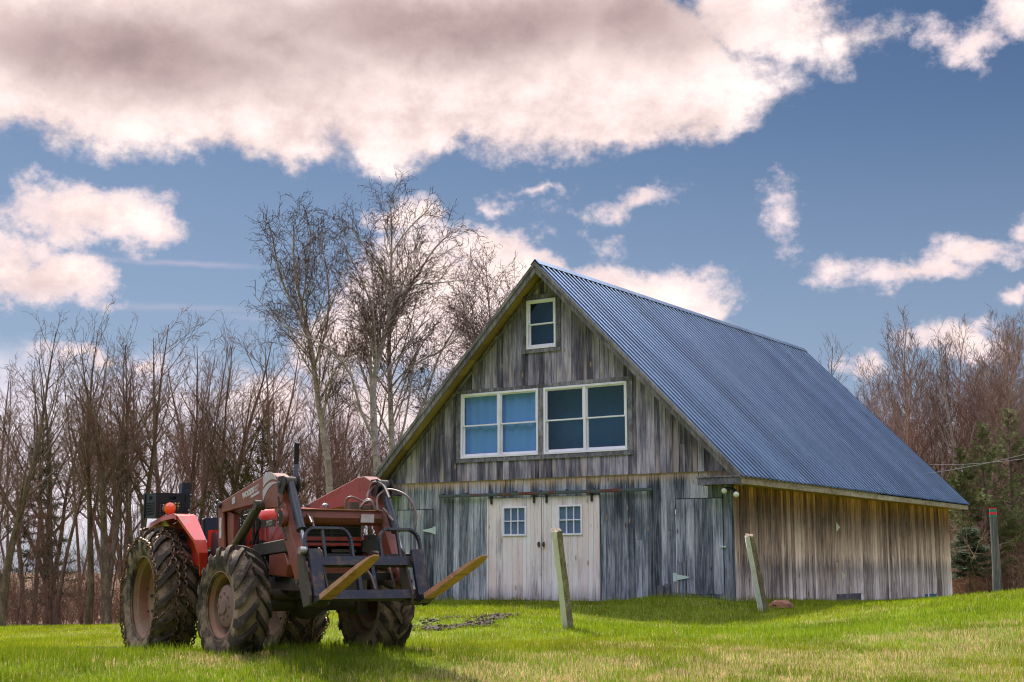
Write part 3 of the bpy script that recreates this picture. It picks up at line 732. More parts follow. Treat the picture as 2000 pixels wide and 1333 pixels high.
def rock(name, c, r, sc, mat, seed, label, cat='rock'):
    mb = MB(); mb.sphere((0,0,0), r, 18, 12, sc)
    mb.v = [tuple(Vector(v)*(1+.35*mnoise.noise(Vector(v)*3/r+Vector((seed,0,0)))+.12*mnoise.noise(Vector(v)*9/r))) for v in mb.v]
    o = mb.build(name, mat, None, 30, fix=True); o.location = c; return tag(o, label, cat)
q = place(1526, 1190, 26.2); rock('rock', (q[0], q[1], gz(q[0], q[1])+.05), .17, (1.35, 1.0, .62), M['brick'], 3, 'reddish brown rock lying in the grass beside the leaning pale post')
wr = MB(); a = place(1640, 935, 48); b = place(2100, 862, 30); wr.tube([Vector(a)*(1-t)+Vector(b)*t+Vector((0,0,-.5*4*t*(1-t)*.5)) for t in [i/14 for i in range(15)]], .006, 5)
o = wr.build('overhead_wire', M['wire']); tag(o, 'upper thin grey wire strung across the trees right of the barn', 'wire', 'wires across the trees')
wr = MB(); a = place(1780, 905, 46); b = place(2100, 880, 30); wr.tube([Vector(a)*(1-t)+Vector(b)*t+Vector((0,0,-.3*4*t*(1-t)*.5)) for t in [i/14 for i in range(15)]], .006, 5)
o = wr.build('overhead_wire', M['wire']); tag(o, 'lower thin grey wire strung across the trees right of the barn', 'wire', 'wires across the trees')
q = place(660, 1192, 47); pz = gz(q[0], q[1]); g = MB(); rr = random.Random(2)
for k in range(16):
    x = rr.uniform(-.7, .5); z = rr.choice((.08, .22, .36)); g.box(x-.22, x+.2, rr.uniform(-.3,0), rr.uniform(.1,.4), z-.07, z+.06)
o = g.build('wood_pile', M['stone']); o.location = (q[0], q[1], pz); o.rotation_euler = (0,0,.4); tag(o, 'small pale pile of blocks at the wood edge seen under the tractor', 'wood pile')

# ------------------------------------------------------------------ tractor (x forward, y to its left, z up; z = 0 is world height 0)
ZG = -.19
trac = empty('tractor', (TO[0], TO[1], ZG), TA); tag(trac, 'old faded red farm tractor with front loader and raised pallet forks on the lawn', 'tractor')
def tp(mb, name, mat, parent=None, smooth=None, label=None, loc=None, fix=False):
    o = mb.build(name, mat, parent or trac, smooth, fix=fix)
    o.location = loc if loc else ((0, 0, -ZG) if parent is None else (0, 0, 0))
    if label: o['label'] = label
    return o
def tyre_mesh(Rr, rim_r, w, nl, lug_h, parent, name='tyre'):
    mb = MB(); h = w/2
    prof = [(rim_r-.01, h*.80), (rim_r+.03, h*.90), (rim_r+(Rr-rim_r)*.38, h*1.03), (rim_r+(Rr-rim_r)*.62, h*1.0), (Rr-lug_h*2.0, h*.93), (Rr-lug_h*1.25, h*.72), (Rr-lug_h, h*.35), (Rr-lug_h*.95, 0)]
    prof = prof+[(r, -y) for r, y in prof[-2::-1]]
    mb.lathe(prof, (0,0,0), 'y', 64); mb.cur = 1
    for sd in (1, -1):
        for k in range(nl):
            th0 = 2*math.pi*(k+(0 if sd > 0 else .5))/nl
            st = [(-.02, 1.0, .0), (.30, 1.0, -.055), (.62, .985, -.11), (.86, .955, -.155), (1.0, .90, -.185), (1.045, .82, -.20)]
            vs = []
            for (yy, rr, dt) in st:
                hw = .032 if yy < .8 else .042
                base = Rr-lug_h*1.15 if yy < .7 else (Rr-lug_h*1.7 if yy < .95 else Rr*rr-lug_h*1.2)
                top = Rr*rr if yy < .95 else Rr*rr-.004
                yo = yy*h
                for (r_, dth) in ((base, -hw*1.35/Rr), (top, -hw/Rr), (top, hw/Rr), (base, hw*1.35/Rr)):
                    a = th0+dt/Rr*1.25*(.62/.6)+dth
                    vs.append((r_*math.cos(a), sd*yo, r_*math.sin(a)))
            fs = [(0,1,2,3), tuple(20+i for i in (3,2,1,0))]
            for i in range(5):
                for q in range(4):
                    q2 = (q+1) % 4; fs.append((i*4+q, i*4+q2, (i+1)*4+q2, (i+1)*4+q))
            mb.add(vs, fs)
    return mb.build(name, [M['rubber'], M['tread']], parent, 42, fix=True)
def chain_mb(paths, link=.052, wire=.0065):
    mb = MB()
    for P in paths:
        P = [Vector(p) for p in P]; acc = [0]
        for a, b in zip(P[:-1], P[1:]): acc.append(acc[-1]+(b-a).length)
        n = max(2, int(acc[-1]/(link*.72))); i = 0
        for k in range(n):
            s = acc[-1]*(k+.5)/n
            while acc[i+1] < s: i += 1
            t = (s-acc[i])/(acc[i+1]-acc[i]); c = P[i].lerp(P[i+1], t); d = (P[i+1]-P[i]).normalized()
            rad = Vector((c.x, 0, c.z)).normalized(); sd = d.cross(rad).normalized(); up = sd.cross(d)
            if k % 2: sd, up = (sd+up).normalized(), (up-sd).normalized()
            else: sd, up = (sd-up).normalized(), (up+sd).normalized()
            vs = []; N = 7
            for a in range(N):
                th = 2*math.pi*a/N; o = d*math.cos(th)*link*.5+sd*math.sin(th)*link*.30; nrm = (d*math.cos(th)+sd*math.sin(th)*1.2).normalized()
                for q in range(3):
                    ph = 2*math.pi*q/3; vs.append(c+o+nrm*math.cos(ph)*wire+up*math.sin(ph)*wire)
            fs = []
            for a in range(N):
                a2 = (a+1) % N
                for q in range(3): q2 = (q+1) % 3; fs.append((a*3+q, a*3+q2, a2*3+q2, a2*3+q))
            mb.add(vs, fs)
    return mb
def copy_tree(o, parent=None):
    c = o.copy(); COL.objects.link(c); c.parent = parent
    for ch in list(o.children): copy_tree(ch, c)
    return c
def P3(r, th, y): return (r*math.cos(th), y, r*math.sin(th))
# ---- rear wheel (outside faces -y)
RR = .78
def rear_wheel():
    ty = tyre_mesh(RR, .455, .46, 19, .052, None, 'tyre')
    w = MB(); w.lathe([(.462,-.205),(.475,-.20),(.47,-.175),(.44,-.165),(.425,-.13),(.40,-.12),(.395,-.02),(.36,.0),(.30,-.035),(.275,-.04),(.262,-.02),(.21,.005),(.20,.03),(.165,.04),(.155,.0),(.10,-.01),(.0,-.012)], seg=56)
    w.lathe([(.395,-.02),(.395,.12),(.425,.13),(.44,.165),(.475,.20),(.462,.205)], seg=56)
    rim = w.build('rear_wheel', M['rim'], trac, 35, fix=True)
    ty.parent = rim
    for k in range(8):
        for r_, y_, q_, o_ in ((.235, -.035, .017, .2), (.335, -.045, .015, 0)):
            b = MB(); th = 2*math.pi*k/8+o_; b.cyl(P3(r_, th, y_), P3(r_, th, y_+.045), q_, 6); b.build('wheel_bolt', M['mud_metal'], rim)
    paths = []
    for sd in (-1, 1):
        paths.append([P3(RR-.115+.012*math.sin(10*2*math.pi*k/96), 2*math.pi*k/96, sd*.250) for k in range(97)])
    n = 10
    for k in range(n):
        th = 2*math.pi*k/n; dt = math.pi/n
        X = [(-.25, RR-.115, 0), (-.235, RR-.02, .02), (-.14, RR+.012, dt*.5), (-.07, RR+.014, dt)]
        paths.append([P3(r, th+a, y) for y, r, a in X]); paths.append([P3(r, th+a, -y) for y, r, a in X])
        X2 = [(-.07, RR+.014, dt), (0, RR+.014, dt*1.2), (.07, RR+.014, dt)]
        paths.append([P3(r, th+a, y) for y, r, a in X2])
        for sd in (-1, 1):
            paths.append([P3(RR+.014, th+dt+(2*dt)*q/6, sd*.07*(1-.5*math.sin(math.pi*q/6))) for q in range(7)])
    chain_mb(paths, .06, .0085).build('tyre_chain', M['chain'], rim)
    return rim
rw = rear_wheel(); HZ = .58-ZG
rw.location = (0, -.775, HZ); rw.rotation_euler = (0, .3, 0)
c = copy_tree(rw, trac); c.location = (0, .775, HZ); c.rotation_euler = (0, .9, math.pi)
FR = .60
def front_wheel():
    ty = tyre_mesh(FR, .325, .34, 16, .050, None, 'tyre')
    w = MB(); w.lathe([(.332,-.150),(.345,-.148),(.342,-.125),(.315,-.118),(.30,-.09),(.285,-.08),(.28,.04),(.25,.06),(.20,.055),(.19,.05)], seg=48)
    w.lathe([(.28,.04),(.285,.09),(.315,.118),(.345,.148),(.332,.150)], seg=48)
    rim = w.build('front_wheel', M['rim'], trac, 35, fix=True); ty.parent = rim
    b = MB(); b.lathe([(.215,.055),(.215,-.03),(.205,-.075),(.16,-.095),(.085,-.10),(.075,-.118),(.0,-.122)], seg=36)
    for k in range(8): th = 2*math.pi*k/8+.1; b.cyl(P3(.125, th, -.112), P3(.125, th, -.09), .013, 6)
    for k in range(10): th = 2*math.pi*k/10; b.cyl(P3(.235, th, .03), P3(.235, th, .062), .014, 6)
    b.build('hub', M['hub'], rim, 35)
    return rim
fwh = front_wheel(); FZ = .5457-ZG
fwh.location = (2.40, -.775, FZ); fwh.rotation_euler = (0, .12, R(4))
c = copy_tree(fwh, trac); c.location = (2.40, .775, FZ); c.rotation_euler = (0, .5, math.pi+R(4))
# ---- drive line
g = MB(); g.tube([(2.40, -.62, .546), (2.40, -.45, .56), (2.40, .45, .56), (2.40, .62, .546)], [.10, .075, .075, .10], 16)
g.sphere((2.40, 0, .56), .17, 16, 10, (1, 1.1, .95)); g.box(2.28, 2.52, -.64, -.52, .44, .68); g.box(2.28, 2.52, .52, .64, .44, .68)
g.cyl((2.15, -.45, .60), (2.15, .45, .60), .035, 10); tp(g, 'front_axle', M['mud_metal'], smooth=40)
g = MB(); g.cyl((0, -.56, .58), (0, .56, .58), .12, 18); g.box(-.35, .55, -.24, .24, .42, .98); g.box(.5, 1.5, -.20, .20, .50, 1.02); g.box(1.45, 2.2, -.18, .18, .58, 1.12)
g.box(-.5, -.3, -.15, .15, .5, .9); g.box(.55, 1.2, -.38, -.2, .55, .74); tp(g, 'transmission', M['dark'], smooth=30)
g = MB(); g.prism([(1.55,.72),(2.9,.72),(2.98,.86),(2.98,1.05),(1.55,1.05)], 'y', -.22, .22, .01); tp(g, 'front_frame', M['dark'])
g = MB()
for s in (-1, 1):
    g.prism([(2.08,1.03),(2.97,1.075),(2.95,1.20),(2.08,1.15)], 'y', s*.47, s*.36, .008)
tp(g, 'loader_subframe', M['mud_metal'])
g = MB()
for s in (-1, 1): g.prism([(2.52,.85),(2.96,.83),(3.02,.95),(2.92,1.066),(2.52,1.046)], 'y', s*.46, s*.38, .006)
g.box(2.85, 3.0, -.38, .38, .84, 1.04); tp(g, 'front_bracket', M['red_loader'])
g = MB(); g.box(2.2, 3.0, -.40, .40, .70, .825); g.box(2.3, 2.8, -.36, .36, .66, .70); g.cyl((2.66, -.52, .66), (2.66, .5, .66), .055, 14); g.box(2.75, 3.02, -.30, .30, .62, .70); tp(g, 'axle_support', M['mud_metal'], smooth=35)
# engine bits seen under the hood
g = MB(); rr = random.Random(9)
for k in range(26):
    x = rr.uniform(1.5, 2.7); z = rr.uniform(.72, 1.12); s = rr.uniform(.03, .09); sg = rr.choice((-1, 1)); g.rv = rr.random()
    if k % 2: g.cyl((x, sg*.16, z), (x+rr.uniform(-.05,.05), sg*rr.uniform(.30,.38), z), s*.7, 10)
    else: g.box(x-s, x+s, min(sg*.15, sg*.34), max(sg*.15, sg*.34), z-s, z+s*.7)
for k in range(6):
    x = 1.5+k*.2; g.tube(bez([(x, -.34, 1.12), (x+.05, -.41, .98), (x+.16, -.38, .84), (x+.2, -.3, .74)], 5), .013, 6)
tp(g, 'engine', M['mud_metal'], smooth=35)
# ---- hood
def hood():
    g = MB(); xs = [(1.58, 1.13, 1.50, .36), (1.75, 1.13, 1.535, .365), (2.3, 1.14, 1.525, .365), (2.75, 1.15, 1.495, .36), (2.93, 1.16, 1.455, .345), (2.97, 1.18, 1.41, .33)]
    vs = []; per = 0
    for x, z0, z1, w in xs:
        ring = [(-w, z0), (-w, z1-.14), (-w+.012, z1-.07), (-w+.05, z1-.022), (-w+.13, z1-.004), (0, z1+.012), (w-.13, z1-.004), (w-.05, z1-.022), (w-.012, z1-.07), (w, z1-.14), (w, z0)]
        per = len(ring); vs += [(x, y, z) for y, z in ring]
    fs = []
    for i in range(len(xs)-1):
        for k in range(per-1): fs.append((i*per+k, (i+1)*per+k, (i+1)*per+k+1, i*per+k+1))
    fs.append(tuple(range(per))); g.add(vs, fs)
    g.box(1.60, 2.9, -.30, .30, 1.135, 1.15)
    o = tp(g, 'hood', M['red'], smooth=35)
    q = MB(); q.box(1.86, 2.42, -.3695, -.366, 1.335, 1.405); q.box(1.86, 2.42, .366, .3695, 1.335, 1.405); tp(q, 'hood_stripe', M['stripe'], o)
    q = MB(); q.prism([(1.72,1.50),(1.98,1.52),(1.9,1.46),(1.76,1.45)], 'y', -.369, -.366); tp(q, 'stripe', M['decal'], o)
    q = MB(); q.prism([(1.72,1.16),(2.20,1.18),(2.14,1.20),(1.74,1.20)], 'y', -.371, -.367); tp(q, 'side_vent', M['dark'], o)
    return o
hd = hood()
def text_mesh(s, size, name, mat, parent, origin, xdir, ydir, depth=.002, sx=1.0, bold=0.0):
    cu = bpy.data.curves.new(name, 'FONT'); cu.body = s; cu.size = size; cu.extrude = depth; cu.align_x = 'LEFT'; cu.offset = bold; cu.resolution_u = 3
    ob = bpy.data.objects.new(name, cu); COL.objects.link(ob); dg = bpy.context.evaluated_depsgraph_get(); dg.update()
    me = bpy.data.meshes.new_from_object(ob.evaluated_get(dg)); bpy.data.objects.remove(ob); bpy.data.curves.remove(cu)
    X = Vector(xdir).normalized(); Y = Vector(ydir).normalized(); Z = X.cross(Y)
    for v in me.vertices: v.co = Vector(origin)+X*v.co.x*sx+Y*v.co.y+Z*v.co.z
    at = me.attributes.new('rnd', 'FLOAT', 'FACE'); me.materials.clear(); me.materials.append(mat)
    o = bpy.data.objects.new(name, me); COL.objects.link(o); o.parent = parent; return o
text_mesh('M9000', .072, 'lettering', M['sticker'], hd, (2.20, -.372, 1.345), (1,0,.02), (0,0,1), .0015, .80, .002)
g = MB(); g.box(2.945, 2.985, -.33, .33, 1.13, 1.42); gr = tp(g, 'grille', M['dark'])
g = MB()
for k in range(8): z = 1.16+k*.031; g.box(2.984, 3.0, -.31, .31, z, z+.012)
g.box(2.984, 3.004, -.012, .012, 1.14, 1.41); tp(g, 'slats', M['black_metal'], gr)
g = MB(); g.box(2.99, 3.012, -.30, .32, 1.185, 1.222); g.box(2.99, 3.012, -.30, .32, 1.135, 1.162); g.box(2.99, 3.01, -.30, .32, 1.385, 1.40); tp(g, 'red_strip', M['red'], gr)
g = MB(); g.box(3.0, 3.03, .0, .26, 1.07, 1.10); tp(g, 'number_plate', M['mud_metal'], gr)
g = MB(); g.prism([(2.78,1.09),(2.92,1.09),(2.92,1.25),(2.78,1.25)], 'y', .45, .56, .008); tp(g, 'work_lamp', M['black_metal'])
g = MB(); g.sphere((2.56, .12, 1.55), .035, 12, 8, (1,1,.7)); g.cyl((2.56,.12,1.52), (2.56,.12,1.545), .045, 12); tp(g, 'filler_cap', M['chrome'])
# exhaust
g = MB(); g.tube([(2.70, -.27, 1.35), (2.70, -.27, 1.60), (2.71, -.27, 1.95)], [.027, .027, .025], 14); ex = tp(g, 'exhaust_pipe', M['pipe'], smooth=40)
g = MB(); g.tube([(2.71, -.27, 1.95), (2.71, -.27, 2.14), (2.725, -.27, 2.17)], [.026, .026, .026], 14); tp(g, 'pipe_end', M['soot'], ex, 40)
g = MB(); g.cyl((2.70,-.27,1.40), (2.70,-.27,1.43), .042, 14); g.cyl((2.70,-.27,1.66), (2.70,-.27,1.685), .042, 14); tp(g, 'clamp', M['dark'], ex, 40)
# ---- fenders
def fender(s):
    g = MB(); P = [(-.62,1.20),(-.45,1.37),(-.28,1.43),(.15,1.495),(.56,1.512),(.66,1.49),(1.02,1.22),(1.09,1.08),(1.04,.86)]
    WO = [.74,.80,.82,.82,.82,.82,.735,.70,.665]; y0, y1 = s*.80, s*.60; th = .012; vs = []
    for (x, z), y0 in zip(P, [s*q for q in WO]): vs += [(x, y0, z), (x, y1, z), (x-.02, y1, z-.03) , (x-.02, y0, z-.03)]
    fs = [(0,1,2,3), tuple(4*(len(P)-1)+i for i in (3,2,1,0))]
    for i in range(len(P)-1):
        for q in range(4): q2 = (q+1) % 4; fs.append((i*4+q, i*4+q2, (i+1)*4+q2, (i+1)*4+q))
    g.add(vs, fs)
    # down-turned outer lip and inner side sheet
    for i in range(5):
        (a, b), (c, d) = P[i], P[i+1]; e, f = s*WO[i], s*WO[i+1]; k1 = s*.001; k2 = s*.009
        g.hexa([(a,e+k1,b-.05),(c,f+k1,d-.05),(c,f+k2,d-.05),(a,e+k2,b-.05),(a,e+k1,b+.004),(c,f+k1,d+.004),(c,f+k2,d+.004),(a,e+k2,b+.004)])
    g.prism([(-.6,1.17),(-.28,1.41),(.55,1.49),(1.02,1.2),(1.06,.9),(.6,.95),(-.3,.95)], 'y', s*.588, s*.598)
    return tp(g, 'fender', M['red'], fix=True, label=None)
fender(-1); fender(1)
g = MB(); g.cyl((.03, -.70, 1.50), (.03, -.70, 1.545), .02, 8); tp(g, 'lamp_stalk', M['dark'])
g = MB(); g.lathe([(0,-.045),(.05,-.04),(.068,-.015),(.068,.015),(.05,.04),(0,.045)], (.075, -.72, 1.590), 'x', 20); tp(g, 'warning_lamp', M['orange_lamp'], smooth=50)
# folded roll bar
for s in (-1, 1):
    g = MB(); g.box(-.33, -.25, s*.43-.04, s*.43+.04, 1.0, 1.88); g.prism([(-.40,1.60),(-.22,1.60),(-.24,1.91),(-.36,1.91)], 'y', s*.43-.05, s*.43+.05, .006)
    g.cyl((-.30, s*.43-.08, 1.76), (-.30, s*.43+.08, 1.76), .02, 8)
    tp(g, 'roll_bar', M['blue_steel'])
# seat, dash, steering wheel, levers, floor
g = MB(); g.prism([(-.16,1.12),(.28,1.16),(.30,1.24),(-.10,1.22)], 'y', -.24, .24, .02); g.prism([(-.22,1.15),(-.12,1.15),(-.17,1.50),(-.26,1.50)], 'y', -.23, .23, .02); g.box(-.1, .2, -.15, .15, .95, 1.12); tp(g, 'seat', M['seat'])
g = MB(); g.prism([(1.30,.95),(1.62,.95),(1.62,1.50),(1.42,1.52),(1.32,1.46)], 'y', -.28, .28, .02); g.box(.6, 1.5, -.5, .5, .80, .84); g.box(.95, 1.3, -.52, -.3, .84, 1.30); g.box(.6, .9, -.55, -.42, .84, 1.1); tp(g, 'console', M['black_metal'])
g = MB(); g.box(.78, .92, -.50, -.40, 1.14, 1.33); tp(g, 'side_panel', M['red'])
sw = MB(); cs = Vector((.98, .02, 1.54)); nn = Vector((-.50, 0, .86)).normalized(); u = Vector((0,1,0)); v = nn.cross(u)
sw.tube([cs+(u*math.cos(t)+v*math.sin(t))*.20 for t in [2*math.pi*i/32 for i in range(33)]], .014, 8)
for k in range(3): t = 2*math.pi*k/3+.5; sw.tube([cs, cs+(u*math.cos(t)+v*math.sin(t))*.2], .009, 6)
sw.tube([cs, cs-nn*.18], .02, 8); tp(sw, 'steering_wheel', M['black_metal'], smooth=60)
g = MB(); g.tube([(.60, -.35, 1.2), (.56, -.32, 1.48), (.55, -.32, 1.63)], .008, 6); g.sphere((.55, -.32, 1.655), .028, 10, 7)
g.tube([(1.25, -.36, 1.1), (1.22, -.4, 1.36)], .009, 6); g.sphere((1.22, -.4, 1.38), .022, 8, 6); g.tube([(1.1, -.42, 1.0), (1.12, -.45, 1.3)], .009, 6); tp(g, 'lever', M['black_metal'], smooth=60)
g = MB()
for k in range(7):
    y = -.40-.02*(k % 3); x = .95+.06*k
    g.tube(bez([(x, y, .86+.03*k), (x+.05, y-.04, 1.05), (x+.14, y-.03, 1.22-.02*k), (x+.28, y+.02, 1.15)], 6), .009+.002*(k % 2), 6)
tp(g, 'control_hoses', M['dark'], smooth=60)
# ---- loader: posts, booms, torque tube, cylinders
for s in (1, -1):
    g = MB(); g.prism([(1.27,1.62),(1.42,1.62),(1.46,1.30),(1.60,.74),(1.38,.74),(1.30,1.25)], 'y', s*.565, s*.545); g.prism([(1.27,1.62),(1.42,1.62),(1.46,1.30),(1.60,.74),(1.38,.74),(1.30,1.25)], 'y', s*.44, s*.46)
    g.box(1.31, 1.345, s*.545 if s < 0 else .46, -.46 if s < 0 else .545, .80, 1.60)
    g.prism([(1.46,1.52),(1.66,1.48),(1.70,.80),(1.55,.80)], 'y', s*.53, s*.47)
    lp = tp(g, 'loader_post', M['red_loader'])
g = MB(); g.box(1.335, 1.40, -.571, -.567, 1.33, 1.45); g.box(1.345, 1.41, -.571, -.567, 1.23, 1.325); tp(g, 'warning_sticker', M['sticker'], lp)
g = MB()
for s in (-1, 1): g.cyl((1.36, s*.43, 1.585), (1.36, s*.59, 1.585), .035, 12)
tp(g, 'pivot_pin', M['black_metal'], lp, 40)
OUT = [(1.36,1.50),(1.33,1.56),(1.36,1.615),(2.52,1.818),(2.66,1.845),(2.83,1.845),(2.97,1.80),(3.085,1.72),(3.12,1.64),(3.11,1.56)]
LOW = [(3.11,1.56),(3.16,1.52),(3.27,1.33),(3.50,1.00),(3.62,.88),(3.66,.80),(3.58,.72),(3.46,.78),(3.36,.92),(3.22,1.12),(3.05,1.30),(2.90,1.46),(2.85,1.52)]
def boom(s):
    g = MB(); up_ = OUT+[(2.99,1.50),(2.85,1.515),(2.60,1.505),(2.53,1.53),(2.44,1.575)]
    g.prism(up_, 'y', s*.57, s*.43, .006); g.prism([(2.90,1.58),(3.10,1.60)]+LOW, 'y', s*.562, s*.438, .006)
    b = tp(g, 'loader_boom', M['red_loader'])
    k = MB()
    for p in ((1.36,1.585), (2.62,1.545), (3.06,1.72), (3.58,.79)): k.cyl((p[0], s*.42, p[1]), (p[0], s*.60, p[1]), .028, 12)
    tp(k, 'pin', M['mud_metal'], b, 40)
    return b
bR = boom(-1); bL = boom(1)
# faded swoosh decals and writing on the outer face of the right boom
g = MB(); y0, y1 = -.5735, -.5705
def swoosh(pts): g.prism(pts, 'y', y0, y1)
def arc(p, q, bul, n=8):
    p = Vector(p); q = Vector(q); d = q-p; nr = Vector((-d.y, d.x)); return [tuple(p+d*t+nr*bul*4*t*(1-t)) for t in [i/n for i in range(n+1)]]
swoosh(arc((2.59,1.812), (2.95,1.775), .18)+arc((2.95,1.770), (2.60,1.715), -.10)[0:])
swoosh(arc((2.585,1.685), (2.97,1.745), .10)+arc((2.97,1.738), (2.60,1.57), -.13))
tp(g, 'decal', M['decal'], bR)
dx = Vector((1,0,.175)).normalized(); dz = Vector((-.175,0,1)).normalized()
text_mesh('WOODS', .085, 'lettering', M['sticker'], bR, (2.02, -.571, 1.620), dx, dz, .002, .98, .004)
text_mesh('1027', .085, 'lettering', M['decal'], bR, (2.33, -.571, 1.674), dx, dz, .002, .85, .001)
g = MB(); a = Vector((2.26, -.571, 1.618)); 
g.add([a, a+dx*.24, a+dx*.25+dz*.028, a+dz*.028+dx*.01, a+Vector((0,-.003,0)), a+dx*.24+Vector((0,-.003,0)), a+dx*.25+dz*.028+Vector((0,-.003,0)), a+dz*.028+dx*.01+Vector((0,-.003,0))], [(0,1,2,3),(4,7,6,5),(0,4,5,1),(1,5,6,2),(2,6,7,3),(3,7,4,0)])
a = Vector((1.72, -.571, 1.575)); g.add([a, a+dx*.09, a+dx*.09+dz*.07, a+dz*.07, a+Vector((0,-.003,0)), a+dx*.09+Vector((0,-.003,0)), a+dx*.09+dz*.07+Vector((0,-.003,0)), a+dz*.07+Vector((0,-.003,0))], [(0,1,2,3),(4,7,6,5),(0,4,5,1),(1,5,6,2),(2,6,7,3),(3,7,4,0)])
tp(g, 'sticker', M['decal'], bR)
# round cap on the right boom (torque tube end) and tube
g = MB(); g.cyl((3.18, -.62, 1.395), (3.18, -.565, 1.395), .075, 24); tt = tp(g, 'tube_cap', M['dark'], smooth=40)
g = MB(); g.lathe([(.085,-.02),(.078,-.02),(.078,.03),(.085,.03)], (3.18,-.60,1.395), 'y', 24, True); g.tube(bez([(3.16,-.63,1.43),(3.20,-.64,1.40),(3.15,-.64,1.37),(3.19,-.63,1.34)], 5), .006, 5); tp(g, 'cap_ring', M['red_loader'], tt, 40)
g = MB(); g.cyl((3.19, -.44, 1.405), (3.19, .44, 1.405), .072, 28); g.prism([(3.10,1.40),(3.28,1.40),(3.26,1.475),(3.12,1.475)], 'y', -.43, .43, .006)
tq = tp(g, 'torque_tube', M['red_loader'], smooth=35)
g = MB(); g.box(3.10, 3.285, -.43, .43, 1.4765, 1.484); tp(g, 'top_plate', M['fork'], tq)
g = MB(); g.box(3.283, 3.286, .19, .33, 1.36, 1.44); g.box(3.262, 3.266, .19, .33, 1.36, 1.44); tp(g, 'sticker', M['sticker'], tq)
def strut(a, b, r1, r2, name, s, mt='black_metal', frac=.62):
    g = MB(); a = Vector(a); b = Vector(b); m = a.lerp(b, frac)
    g.tube([a, m], r1, 16); g.tube([m, m+(b-a).normalized()*.025], r1*1.12, 16); o = tp(g, name, M[mt], smooth=40)
    q = MB(); q.tube([m, b], r2, 12); tp(q, 'piston_rod', M['chrome'], o, 40)
    for e_, k_ in ((a, 1.1), (b, .9)): q = MB(); q.cyl(e_+Vector((0,-.05,0)), e_+Vector((0,.05,0)), r1*k_, 12); tp(q, 'end_eye', M['mud_metal'], o, 40)
    return o
M['cyl_olive'] = plain('olive black cylinder paint', (.045,.04,.028), .4, var=.2, dirt=(.10,.08,.05), dirt_amt=.5)
strut((2.60, -.50 -.11, 1.535), (1.72, -.61, 1.0), .046, .022, 'lift_cylinder', -1, 'cyl_olive', .80); strut((2.60, .50, 1.50), (1.72, .50, 1.0), .046, .022, 'lift_cylinder', 1, 'cyl_olive', .80)
for s in (-1, 1):
    strut((3.12, s*.50, 1.745), (3.60, s*.50, 1.02), .045, .02, 'tilt_cylinder', s, 'black_metal', .62)
    g = MB(); g.prism([(3.02,1.80),(3.16,1.80),(3.20,1.72),(3.14,1.62),(3.02,1.64)], 'y', s*.425, s*.415); g.prism([(3.02,1.80),(3.16,1.80),(3.20,1.72),(3.14,1.62),(3.02,1.64)], 'y', s*.575, s*.585)
    tp(g, 'knee_bracket', M['dark'])
# hydraulic hoses
g = MB()
H = [[(3.28,.40,1.47),(3.08,.36,1.60),(3.03,.40,1.70),(3.12,.40,1.77),(3.22,.46,1.73),(3.40,.44,1.60)],
     [(3.0,.16,1.47),(2.98,.16,1.58),(3.02,.20,1.62),(3.06,.30,1.58),(3.10,.34,1.56)],
     [(3.10,.34,1.56),(3.06,.38,1.66),(3.10,.42,1.73),(3.2,.44,1.74)],
     [(3.30,.36,1.48),(3.22,.40,1.62),(3.28,.50,1.69),(3.50,.58,1.62),(3.62,.62,1.46),(3.66,.60,1.32)],
     [(3.34,.40,1.50),(3.38,.42,1.46),(3.40,.44,1.42),(3.50,.44,1.37)],
     [(3.12,.26,1.50),(3.14,.30,1.58),(3.2,.34,1.58),(3.24,.36,1.5)], [(3.18,.22,1.5),(3.2,.27,1.56),(3.25,.31,1.57),(3.28,.34,1.49)],
     [(3.05,-.42,1.52),(3.12,-.38,1.46),(3.30,-.38,1.42),(3.45,-.40,1.34)], [(3.06,-.41,1.50),(3.13,-.36,1.45),(3.28,-.34,1.40),(3.40,-.36,1.30)],
     [(3.45,.40,1.0),(3.60,.36,.9),(3.66,.38,.75),(3.62,.42,.68)], [(3.72,-.02,.95),(3.84,.03,.86),(3.9,.06,.72)]]
for h in H: g = MB(); g.tube(bez(h, 7), .0125, 7); tp(g, 'hydraulic_hose', M['hose'], smooth=60)
g = MB(); g.box(3.10, 3.22, .10, .20, 1.485, 1.56); g.box(3.16, 3.26, .24, .34, 1.49, 1.53)
tp(g, 'valve_block', M['mud_metal'], smooth=60)
g = MB(); g.tube([(3.05,-.59,1.60),(3.14,-.60,1.40),(3.30,-.60,1.18)], .010, 6); g.tube(bez([(2.2,-.56,1.46),(2.3,-.48,1.38),(2.1,-.46,1.2),(2.0,-.44,1.0)], 6), .014, 6); g.tube([(2.05,-.42,1.5),(2.1,-.42,1.1)], .016, 6); g.tube([(1.95,-.42,1.5),(1.98,-.42,1.1)], .016, 6)
tp(g, 'steel_line', M['dark'], smooth=60)
